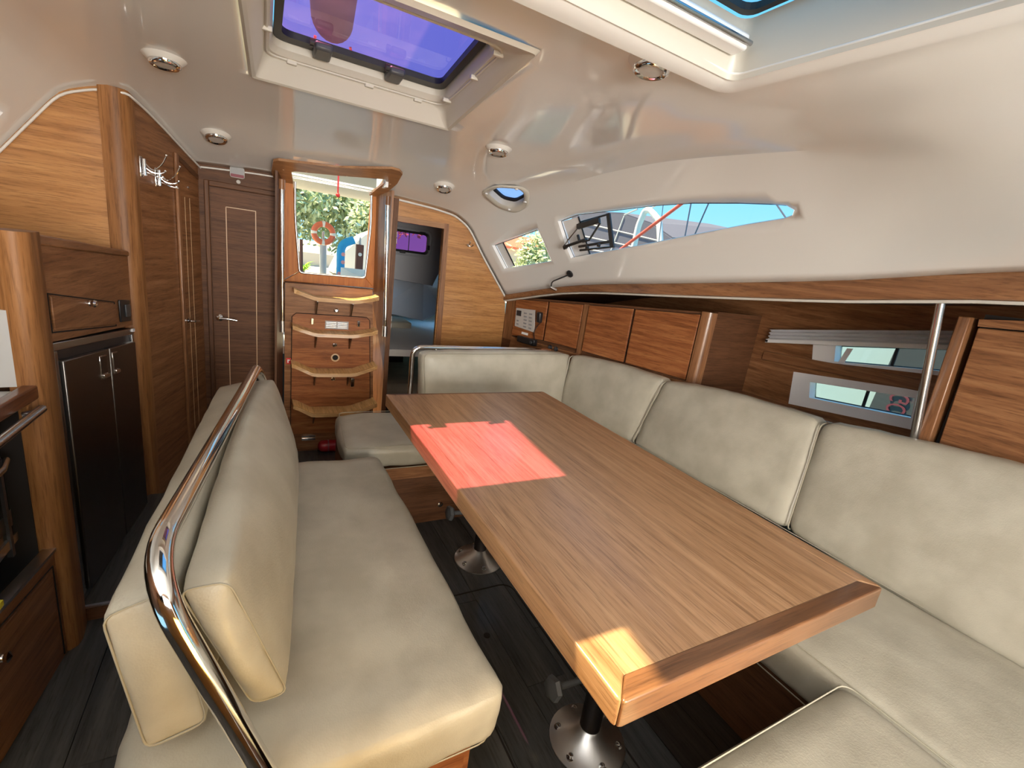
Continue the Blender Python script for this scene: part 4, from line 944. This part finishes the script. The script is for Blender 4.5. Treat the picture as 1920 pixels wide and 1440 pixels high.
for (lx,ly) in ((.838,.745),(.872,1.62)):
    lg = link('leg', MB().lathe([(.030,.03),(.030,.34),(.036,.345),(.036,.37),(.027,.375),(.027,.665)], (lx,ly,0), (0,0,1), 28), 'leg_tube', T, smooth=40)
    link('base_flange', MB().lathe([(.112,0),(.112,.003),(.106,.006),(.098,.009),(.045,.042),(.036,.052),(.031,.056)], (lx,ly,.001), (0,0,1), 40), 'steel_satin', lg, smooth=25)
    for k in range(6):
        a = math.radians(60*k+20); link('bolt', MB().lathe([(.012,0),(.012,.004),(.007,.005),(.007,.012),(.004,.014)], (lx+.088*math.cos(a),ly+.088*math.sin(a),.010), (0,0,1), 12), 'steel_brushed', lg, smooth=40)
    kz = .245
    link('clamp_knob', MB().tube([(lx-.028,ly,kz),(lx-.155,ly-.005,kz+.018)], .009, 12).lathe([(.012,0),(.026,.004),(.033,.012),(.030,.024),(.014,.030)], (lx-.155,ly-.005,kz+.018), (-1,-.05,.12), 6), 'grey_plastic', lg, smooth=35)

# ------------------------------------------------------------------ galley side
T = thing('fridge', 'two door dark stainless fridge built into the galley joinery', 'fridge', (-.5,2.07,.05))
F0_ = Vector((-.530,1.735,0)); F1_ = Vector((-.478,2.415,0)); fu = (F1_-F0_); fn_ = Vector((fu.y,-fu.x,0)).normalized()
def FP(s,z,d=0): # z given 0..1 between bottom and top line
    b = .075*(1-s)+.030*s; t_ = .930*(1-s)+.850*s
    p = F0_+fu*s+fn_*d; return Vector((p.x,p.y,b+(t_-b)*z))
def fslab(s0,s1,z0,z1,d0,d1): return MB().slab([FP(s0,z0,d1),FP(s1,z0,d1),FP(s1,z1,d1),FP(s0,z1,d1)], tuple(fn_*(d0-d1)))
link('body', fslab(0,1,0,1,-.05,.0), 'black_plastic', T)
link('frame', fslab(0,1,.972,1,0,.012), 'steel_brushed', T, bevel=.002)
link('frame', fslab(0,.030,0,.972,0,.012), 'steel_brushed', T, bevel=.002)
link('frame', fslab(.975,1,0,.972,0,.010), 'steel_brushed', T, bevel=.002)
for s0,s1,hs in ((.045,.555,.44),(.565,.970,.62)):
    dr = link('door', fslab(s0,s1,.012,.935,0,.020), 'steel_dark', T, bevel=.003)
    hs0,hs1 = (.415,.505) if hs < .5 else (.585,.655)
    link('handle', fslab(hs0,hs1,.815,.915,.018,.0212), 'chrome', dr, bevel=.001)
    link('pull', fslab(hs0+.006,hs1-.006,.818,.836,.019,.029), 'chrome', dr, bevel=.002)
    link('recess', fslab(hs0+.006,hs1-.006,.838,.910,.020,.0220), 'steel_dark', dr)
link('hinge', fslab(.96,1.0,.985,1.0,.01,.016), 'white_plastic', T); link('kick', fslab(0,1,-.012,.01,-.02,.012), 'steel_dark', T)
# cabinet above fridge
cb = thing('galley_cabinet', 'wooden galley cabinet above the fridge with a small drawer', 'cabinet', (-.52,2.07,.95))
G0 = Vector((-.528,1.665,0)); G1 = Vector((-.477,2.465,0)); gu = G1-G0; gn = Vector((gu.y,-gu.x,0)).normalized()
def GP(s,z,d=0): p = G0+gu*s+gn*d; return Vector((p.x,p.y,z))
link('front_panel', MB().slab([GP(0,.94,.0),GP(1,.855,.0),GP(1,1.140,.0),GP(0,1.205,.0)], tuple(-gn*.02)), 'wood_h', cb)
link('top_rail', MB().slab([GP(0,1.205,.006),GP(1,1.140,.006),GP(1,1.160,.006),GP(0,1.235,.006)], tuple(-gn*.03)), 'wood_y', cb, bevel=.005)
link('countertop', MB().slab([GP(0,1.225,.0),GP(1,1.155,.0),(-1.05,2.47,1.155),(-1.05,1.60,1.225)], (0,0,-.02)), 'wood_y', cb)
link('body', MB().hexa([GP(0,0,-.03),GP(1,0,-.03),(-1.05,2.47,0),(-1.05,1.665,0),GP(0,1.205,-.03),GP(1,1.14,-.03),(-1.05,2.47,1.14),(-1.05,1.665,1.2)]), 'wood_dark', cb)
dw = link('drawer', MB().slab([GP(.115,.965,.0065),GP(.735,.895,.0065),GP(.735,.972,.0065),GP(.115,1.060,.0065)], tuple(-gn*.006)), 'wood_h', cb, bevel=.002)
link('drawer_gap', MB().tube([GP(.105,.958,.001),GP(.745,.887,.001),GP(.745,.978,.001),GP(.105,1.068,.001)], .0022, 5, True), 'gap', cb)
link('knob', MB().lathe([(.010,0),(.011,.004),(.009,.008),(.013,.016),(.010,.022),(.002,.024)], GP(.425,1.008,.006), gn, 16), 'chrome', dw, smooth=40)
T = thing('light_switch', 'black square outlet plate right of the galley drawer', 'switch', tuple(GP(.85,.94,.0)))
link('plate', MB().slab([GP(.795,.895,.008),GP(.945,.880,.008),GP(.945,.968,.008),GP(.795,.982,.008)], tuple(-gn*.008)), 'black_plastic', T, bevel=.004)
link('rocker', MB().slab([GP(.855,.908,.013),GP(.925,.902,.013),GP(.925,.952,.013),GP(.855,.958,.013)], tuple(-gn*.006)), 'grey_plastic', T, bevel=.003)
# rounded galley post
rr = []
for z in (0,1.236):
    rr.append([(-.572,1.600,z),(-.545,1.585,z),(-.520,1.585,z),(-.505,1.600,z),(-.500,1.625,z),(-.503,1.66,z),(-.508,1.70,z),(-.53,1.735,z),(-.572,1.70,z)])
struct('trim_26', MB().loft(rr,True,True), 'wood_z_gold', smooth=50)
struct('trim_27', MB().slab([(-.572,1.60,.85),(-1.05,1.60,.85),(-1.05,1.60,1.236),(-.572,1.60,1.236)], (0,.02,0)), 'wood_h_gold')
single('splash_panel', 'brushed stainless splash panel at the left edge above the counter', 'panel', MB().slab([(-.526,1.590,.846),(-.95,1.590,.83),(-.95,1.590,1.055),(-.526,1.590,1.042)], (0,.008,0)), 'steel_panel')
for x,z in ((-.555,1.02),(-.545,.945),(-.548,.995)): pass
struct('trim_28', MB().slab([(-.515,1.598,.812),(-.555,1.0,.812),(-.555,1.0,.85),(-.515,1.598,.85)], (-.03,0,0)), 'counter_wood', bevel=.005)
struct('wall_counter', MB().box((-1.05,.9,.80),(-.56,1.60,.83)), 'gelcoat_satin')
struct('wall_galleybase', MB().box((-1.08,.6,0),(-1.05,1.62,.8)).box((-1.05,1.59,0),(-.56,1.61,.8)), 'gap')
T = thing('galley_oven', 'black glass galley oven with a steel handle at the left edge', 'oven', (-.6,1.3,.37))
link('body', MB().box((-1.0,1.02,.40),(-.60,1.56,.77)), 'oven_glass', T, bevel=.005)
link('door', MB().box((-.60,1.03,.44),(-.585,1.545,.68)), 'oven_glass', T, bevel=.004)
link('door_trim', MB().box((-.587,1.03,.425),(-.580,1.55,.452)), 'steel_brushed', T, bevel=.002)
link('door_trim', MB().box((-.590,1.03,.475),(-.5845,1.545,.520)), 'steel_dark', T)
link('handle', MB().tube([(-.572,1.08,.672),(-.562,1.16,.672),(-.558,1.46,.672),(-.572,1.52,.672)], .010, 12), 'steel_brushed', T, smooth=50)
for y in (1.15,1.27,1.39,1.49): link('dial', MB().lathe([(.018,0),(.017,.016),(.008,.018)], (-.60,y,.725), (1,0,0), 16), 'steel_dark', T, smooth=40)
link('reflective_post', MB().box((-.59,1.505,.40),(-.578,1.518,.76)), 'black_plastic', T)
T = thing('galley_rail', 'bright steel safety rail in front of the oven', 'rail', (-.52,1.3,.76))
link('tube', MB().tube([(-.492,1.525,.806),(-.500,1.0,.806)], .0105, 14).tube([(-.492,1.50,.806),(-.52,1.50,.80)], .007, 8), 'steel_brushed', T, smooth=50)

T = thing('galley_drawer_unit', 'wooden drawer unit below the oven with a small chrome knob', 'cabinet', (-.56,1.3,0))
link('front_panel', MB().slab([(-.525,1.60,.0),(-.585,.95,.0),(-.585,.95,.385),(-.525,1.60,.355)], (-.03,0,0)), 'wood_h', T)
dw = link('drawer', MB().slab([(-.5225,1.535,.03),(-.575,.98,.03),(-.575,.98,.345),(-.5225,1.545,.315)], (-.008,0,0)), 'wood_h', T, bevel=.002)
link('drawer_gap', MB().tube([(-.522,1.552,.02),(-.522,1.552,.325),(-.577,.97,.355)], .002, 5), 'gap', T)
link('knob', MB().lathe([(.010,0),(.011,.004),(.009,.008),(.013,.016),(.002,.022)], (-.545,1.285,.268), (1,0,0), 16), 'chrome', dw, smooth=40)
link('top_trim', MB().slab([(-.519,1.60,.353),(-.579,.95,.383),(-.579,.95,.392),(-.519,1.60,.362)], (-.03,0,0)), 'steel_satin', T)
single('yellow_tag', 'small yellow sticker on the drawer unit at the left edge', 'sticker', MB().box((-.548,1.29,.386),(-.538,1.325,.400)), 'yellow_tag')

# ------------------------------------------------------------------ tablet mount on the side window
T = thing('tablet_mount', 'black tablet holder bracket clamped on the big side window', 'mount', (1.6,2.15,1.5))
TQ = [Vector((1.575,2.258,1.425)),Vector((1.575,1.930,1.462)),Vector((1.575,2.010,1.625)),Vector((1.575,2.290,1.585))]
def tp(u,v,d=0): return bil(TQ,u,v)+Vector((-d,0,0))
link('frame', MB().tube([tp(0.05,.98),tp(1,1),tp(1,.02),tp(.15,.04)], .006, 6), 'black_plastic', T)
link('side_bar', MB().slab([tp(.93,0,.004),tp(1.02,0,.004),tp(1.02,1.03,.004),tp(.93,1.03,.004)], (.012,0,0)), 'black_plastic', T, bevel=.002)
link('top_clamp', MB().slab([tp(.05,.76,.01),tp(.72,.80,.01),tp(.72,.98,.01),tp(.05,.95,.01)], (.02,0,0)), 'black_plastic', T, bevel=.004)
link('lower_bar', MB().slab([tp(.12,.12,.008),tp(.95,.14,.008),tp(.95,.22,.008),tp(.12,.2,.008)], (.012,0,0)), 'black_plastic', T, bevel=.003)
link('strut', MB().tube([tp(.10,.78,.01),tp(-.18,.42,.015),tp(-.22,.30,.02)], .004, 6), 'steel_brushed', T)
link('strut', MB().tube([tp(.78,.78,.01),tp(.48,.30,.018),tp(.30,.28,.02)], .006, 6), 'black_plastic', T)
link('pivot', MB().tube([tp(-.26,.20,.02),tp(.02,.26,.02),tp(.40,.34,.02)], .009, 8).tube([tp(.22,.28,.02),tp(.16,.52,.02)], .008, 8), 'black_plastic', T)
link('suction_foot', MB().lathe([(.016,0),(.012,.01),(.006,.02)], tp(-.24,.20,.02), (1,0,0), 12), 'black_plastic', T)
link('knob', MB().lathe([(.009,0),(.009,.012)], tp(.45,.06,.02), (-1,0,0), 10).lathe([(.009,0),(.009,.012)], tp(.75,.08,.02), (-1,0,0), 10), 'black_plastic', T)

# ------------------------------------------------------------------ outside
struct('ground_quay', MB().box((-30,6.3,-.6),(60,60,.72)), 'quay')
struct('water', MB().box((2.55,-30,-.62),(60,6.3,-.6)), 'water')
struct('deck_cockpit', MB().box((-1.6,3.13,.70),(-.05,6.0,1.22)).box((.85,4.7,.70),(2.3,6.0,1.0)).box((-1.6,3.3,.55),(2.3,6.0,.60)).box((.0,5.9,.6),(1.0,6.0,.80)), 'deck_white')
T = thing('cockpit_awning', 'beige canvas sun awning over the cockpit seen through the companionway', 'awning', (.5,4.15,1.97))
link('canopy', MB().slab([(-.35,4.15,1.98),(1.35,4.15,1.98),(2.0,8.3,1.98),(-.35,8.3,1.98)], (0,0,.03)), 'canvas', T)
link('bow', MB().tube([(-.35,4.15,1.965),(1.35,4.15,1.965)], .014, 8), 'steel_brushed', T); link('bow', MB().tube([(-.35,5.2,1.965),(1.35,5.2,1.965)], .010, 8), 'steel_satin', T)
T = thing('lifebuoy', 'orange lifebuoy with white bands on a post on the quay', 'lifebuoy', (.85,7.9,1.37))
def torus(c, R, r, a0, a1, k=10):
    pts = [Vector(c)+Vector((R*math.cos(math.radians(a0+(a1-a0)*i/k)),0,R*math.sin(math.radians(a0+(a1-a0)*i/k)))) for i in range(k+1)]
    return MB().tube(pts, r, 12)
for k in range(4):
    link('ring_segment', torus((.852,7.9,1.375),.135,.042,k*90+8,k*90+82), 'buoy_orange', T, smooth=60)
    link('white_band', torus((.852,7.9,1.375),.135,.043,k*90-8,k*90+8,4), 'buoy_white', T, smooth=60)
single('buoy_post', 'grey post carrying the orange lifebuoy', 'post', MB().tube([(.875,8.02,.70),(.865,8.02,1.22)], .052, 12).tube([(.865,8.02,1.2),(.86,8.02,1.4)], .018, 8), 'post_grey', smooth=50)
T = thing('palm_plant', 'small bright green palm plant left of the lifebuoy post', 'plant', (.62,8.3,.72))
mb = MB()
for k in range(60):
    a = random.uniform(0,2*math.pi); l = random.uniform(.14,.26); h_ = random.uniform(.02,.22); b0 = Vector((.60,8.3,.74)); t1 = b0+Vector((math.cos(a)*l,math.sin(a)*l,h_)); m1 = (b0+t1)/2+Vector((0,0,.06)); sd = Vector((-math.sin(a),math.cos(a),0))*.012
    mb.add([b0-sd*.5,b0+sd*.5,m1+sd,t1,m1-sd],[(0,1,2,4),(2,3,4)])
link('fronds', mb, 'palm', T)['kind'] = 'stuff'
link('stem', MB().lathe([(.04,0),(.03,.06)], (.60,8.3,.70)), 'bark', T)
T = thing('blue_mooring_pole', 'bright blue curved pole with pink patches on the quay', 'pole', (1.12,7.9,.72))
link('shaft', MB().tube(arc_path([(1.12,7.9,.70),(1.11,7.9,1.15),(1.14,7.9,1.26),(1.30,7.9,1.34)],.06), .062, 14), 'blue_paint', T, smooth=50)
for z in (.80,.98,1.10): link('patch', MB().lathe([(.03,0),(.025,.006)], (1.11+(.03 if z>.9 else -.02),7.84,z), (0,-1,0), 12), 'pink_paint', T)
T = thing('brown_post', 'dark brown wooden post with a white disc near the right edge of the opening', 'post', (1.39,7.9,.72))
link('shaft', MB().box((1.34,7.86,.66),(1.45,7.96,1.28)), 'post_brown', T, bevel=.006); link('cap', MB().lathe([(.02,0),(.012,.1),(.002,.12)], (1.395,7.9,1.28)), 'post_grey', T); link('disc', MB().lathe([(.028,0),(.028,.01)], (1.395,7.86,1.13), (0,-1,0), 16), 'buoy_white', T)
single('brown_pole', 'thin brown pole at the left edge of the companionway opening', 'pole', MB().tube([(.52,7.4,.7),(.51,7.4,1.25)], .022, 8), 'post_brown')
single('white_boat_canopy', 'white sloping boat cover behind the blue pole', 'boat cover', MB().slab([(1.1,8.6,.75),(1.9,8.6,.75),(1.9,8.6,1.6),(1.6,8.6,1.45),(1.25,8.6,1.1)], (0,.8,0)), 'deck_white')
single('low_stone_wall', 'low pale stone wall running behind the lifebuoy', 'wall', MB().box((-3,10.5,.72),(8,10.8,.98)), 'stone')
def tree(label, x, y, z0, h, r, seed, cnt):
    T = thing('tree', label, 'tree', (x,y,z0), 'trees along the quay')
    rnd = random.Random(seed)
    link('trunk', MB().tube([(x,y,z0),(x+.1,y,z0+h*.35),(x-.1,y,z0+h*.6)], .14, 8, taper=[1,.8,.5]), 'bark', T, smooth=60)
    mb = MB()
    for i in range(4): mb.tube([(x,y,z0+h*.35),(x+r*.6*math.cos(i*1.7),y+r*.4*math.sin(i*1.7),z0+h*.62)], .05, 6)
    link('branches', mb, 'bark', T)
    mb = MB()
    cl = [Vector((x+rnd.gauss(0,r*.45),y+rnd.gauss(0,r*.35),z0+h*.62+rnd.gauss(0,h*.16))) for _ in range(26)]
    for i in range(cnt):
        c_ = cl[i%26]; p = c_+Vector((rnd.gauss(0,1),rnd.gauss(0,1),rnd.gauss(0,1)))*r*.16
        a = Vector((rnd.gauss(0,1),rnd.gauss(0,1),rnd.gauss(0,1))).normalized()*.10; b = a.orthogonal().normalized()*.045
        mb.add([p-a,p+b,p+a,p-b],[(0,1,2,3)])
    link('leaves', mb, 'leaves', T)['kind'] = 'stuff'
tree('pale green leafy tree behind the lifebuoy, left of centre of the opening', .6,13,.72,2.6,1.3,1,3600)
tree('pale green leafy tree to the right of the lifebuoy', 2.6,13.5,.72,2.5,1.5,2,3600)
tree('pale green leafy tree at far left of the opening', -1.6,14,.72,2.6,1.4,3,3000)
tree('green tree seen through the small side window', 8.2,13.5,-.2,2.6,1.1,4,4000)
tree('green tree beyond the grey awning, behind the tablet holder', 11.5,13.5,-.2,2.4,1.4,5,3000)
single('quay_building', 'tan building wall with an orange roof line far beyond the side windows', 'building', MB().box((9,19,-.2),(22,22,1.9)), 'wall_tan')
single('tiled_roof', 'orange roof on the far tan building', 'roof', MB().slab([(8.8,18.8,1.9),(22.2,18.8,1.9),(22.2,20.5,2.5),(8.8,20.5,2.5)], (0,0,.1)), 'buoy_orange')
# neighbouring boat
T = thing('boat_arch', 'white curved steel arch of the neighbouring boat with a red rope across it', 'arch', (4.5,4.9,1.2))
link('leg', MB().tube(arc_path([(4.5,5.10,1.3),(4.5,5.07,2.02),(4.5,5.0,2.22),(4.5,4.90,2.22),(4.5,4.70,2.08),(4.5,4.42,1.3)],.05), .040, 10), 'deck_white', T, smooth=50)
link('antenna', MB().tube([(4.5,5.15,2.24),(4.5,5.4,2.17)], .012, 6).tube([(4.5,4.95,2.22),(4.5,4.6,2.36)], .010, 6), 'post_grey', T)
single('red_rope', 'taut red rope crossing the big side window', 'rope', MB().tube([(3.6,4.75,1.35),(3.6,4.62,1.42),(3.6,3.50,2.09),(3.6,2.9,2.45)], .017, 8), 'rope_red', smooth=60)
aw = MB().grid(10,4,lambda u,v: (5.2+.8*v, 7.6-2.9*u, 2.12+.33*math.sin(.4+2.3*(1-u))*(.5+.5*v) - .55*u + .35*v-.15))
single('grey_awning', 'grey cloth awning of the neighbouring boat behind the arch', 'awning', MB().add([(5.2,7.7,1.62),(5.2,4.75,1.62),(5.2,5.1,1.95),(5.2,5.6,2.16),(5.2,6.3,2.32),(5.2,7.1,2.36),(5.2,7.7,2.3)], [tuple(range(7))]).add([(5.2,5.1,1.95),(5.2,5.6,2.16),(5.2,6.3,2.32),(5.2,7.1,2.36),(7.5,7.6,2.5),(7.5,6.5,2.5),(7.5,5.9,2.4),(7.5,5.3,2.2)], [(0,1,6,7),(1,2,5,6),(2,3,4,5)]), 'awning_grey', solid=.02)
aws = bpy.data.objects['grey_awning']
for y0_,z0_,y1_,z1_ in ((7.6,2.0,5.0,1.72),(7.3,1.75,5.4,1.63),(7.5,2.22,4.95,1.86),(6.4,1.65,6.2,2.28)):
    link('seam', MB().tube([(5.165,y0_,z0_),(5.165,y1_,z1_)], .008, 5), 'deck_white', aws)
for i,(a,b,l) in enumerate((((4.2,3.86,1.70),(4.2,3.60,2.6),'slanting dark rigging wire near the middle of the big side window'),((4.2,3.93,1.6),(4.2,3.96,2.3),'upright rigging wire right of the red rope'),((4.2,3.08,2.30),(4.2,2.62,1.85),'dark wire near the pointed end of the big side window'),((4.2,2.84,2.20),(4.2,2.45,1.85),'wire at the very tip of the big side window'),((4.2,4.30,1.6),(4.2,4.40,2.4),'faint wire just right of the white arch'))):
    single('rigging_wire', l, 'wire', MB().tube([a,b], .008 if i<4 else .005, 6), 'wire', 'rigging wires of the neighbouring boat')
T = thing('neighbour_hull', 'dark grey hull of the boat moored alongside, with red lettering', 'boat', (4.5,0,.3))
link('topside', MB().slab([(4.5,1.90,-.4),(4.5,-2.0,-.4),(4.5,-2.0,1.15),(4.5,1.78,1.15)], (.3,0,0)), 'hull_dark', T)
link('white_topside', MB().slab([(4.8,6.0,-.4),(4.8,1.85,-.4),(4.8,1.85,1.15),(4.8,6.0,1.15)], (.3,0,0)), 'hull_white', T)
tcu = bpy.data.curves.new('letters','FONT'); tcu.body = 'AGCY'; tcu.size = .19; tcu.extrude = .004
to = bpy.data.objects.new('letters', tcu); C.objects.link(to); to.rotation_euler = (0,0,0)
tmp = to; me = bpy.data.meshes.new_from_object(tmp); bpy.data.objects.remove(tmp)
tm = bpy.data.objects.new('letters', me); C.objects.link(tm); me.materials.append(MATS['letter_red'])
tm.parent = T; tm.location = Vector((4.49,1.80,.50))-Vector(T.location)
tm.rotation_euler = Matrix(((0,0,1),(0,1,0),(-1,0,0))).to_euler(); tm.scale = (.6,1,1)
tm.location = Vector((4.49,1.58,.80))-Vector(T.location)
# boom with flaked sail over the deck
T = thing('boom_with_sail', 'dark boom and furled sail above the deck seen through the purple hatch', 'boom', (.4,2,3.1))
rings = []
for y,xa,xb in ((-.6,-.35,.95),(1.0,-.30,.95),(1.4,-.24,1.24),(1.75,-.02,1.27),(3.0,.10,1.25),(3.7,.22,.80),(4.6,.33,.72),(5.4,.42,.80)):  # broadened amidships, out of view, to block sun through the side windows
    cx = (xa+xb)/2; w_ = (xb-xa)/2
    rings.append([(cx+w_*math.cos(a),y,3.32+.22*math.sin(a)) for a in [math.radians(180+15*i) for i in range(24)]])
link('sail_cover', MB().loft(rings,True,True), 'sail_navy', T, smooth=60)
link('sheet', MB().tube([(.75,5.2,3.05),(1.0,5.6,2.4)], .012, 6).tube([(.45,5.2,3.05),(.35,5.7,2.4)], .012, 6), 'rope_red', T)
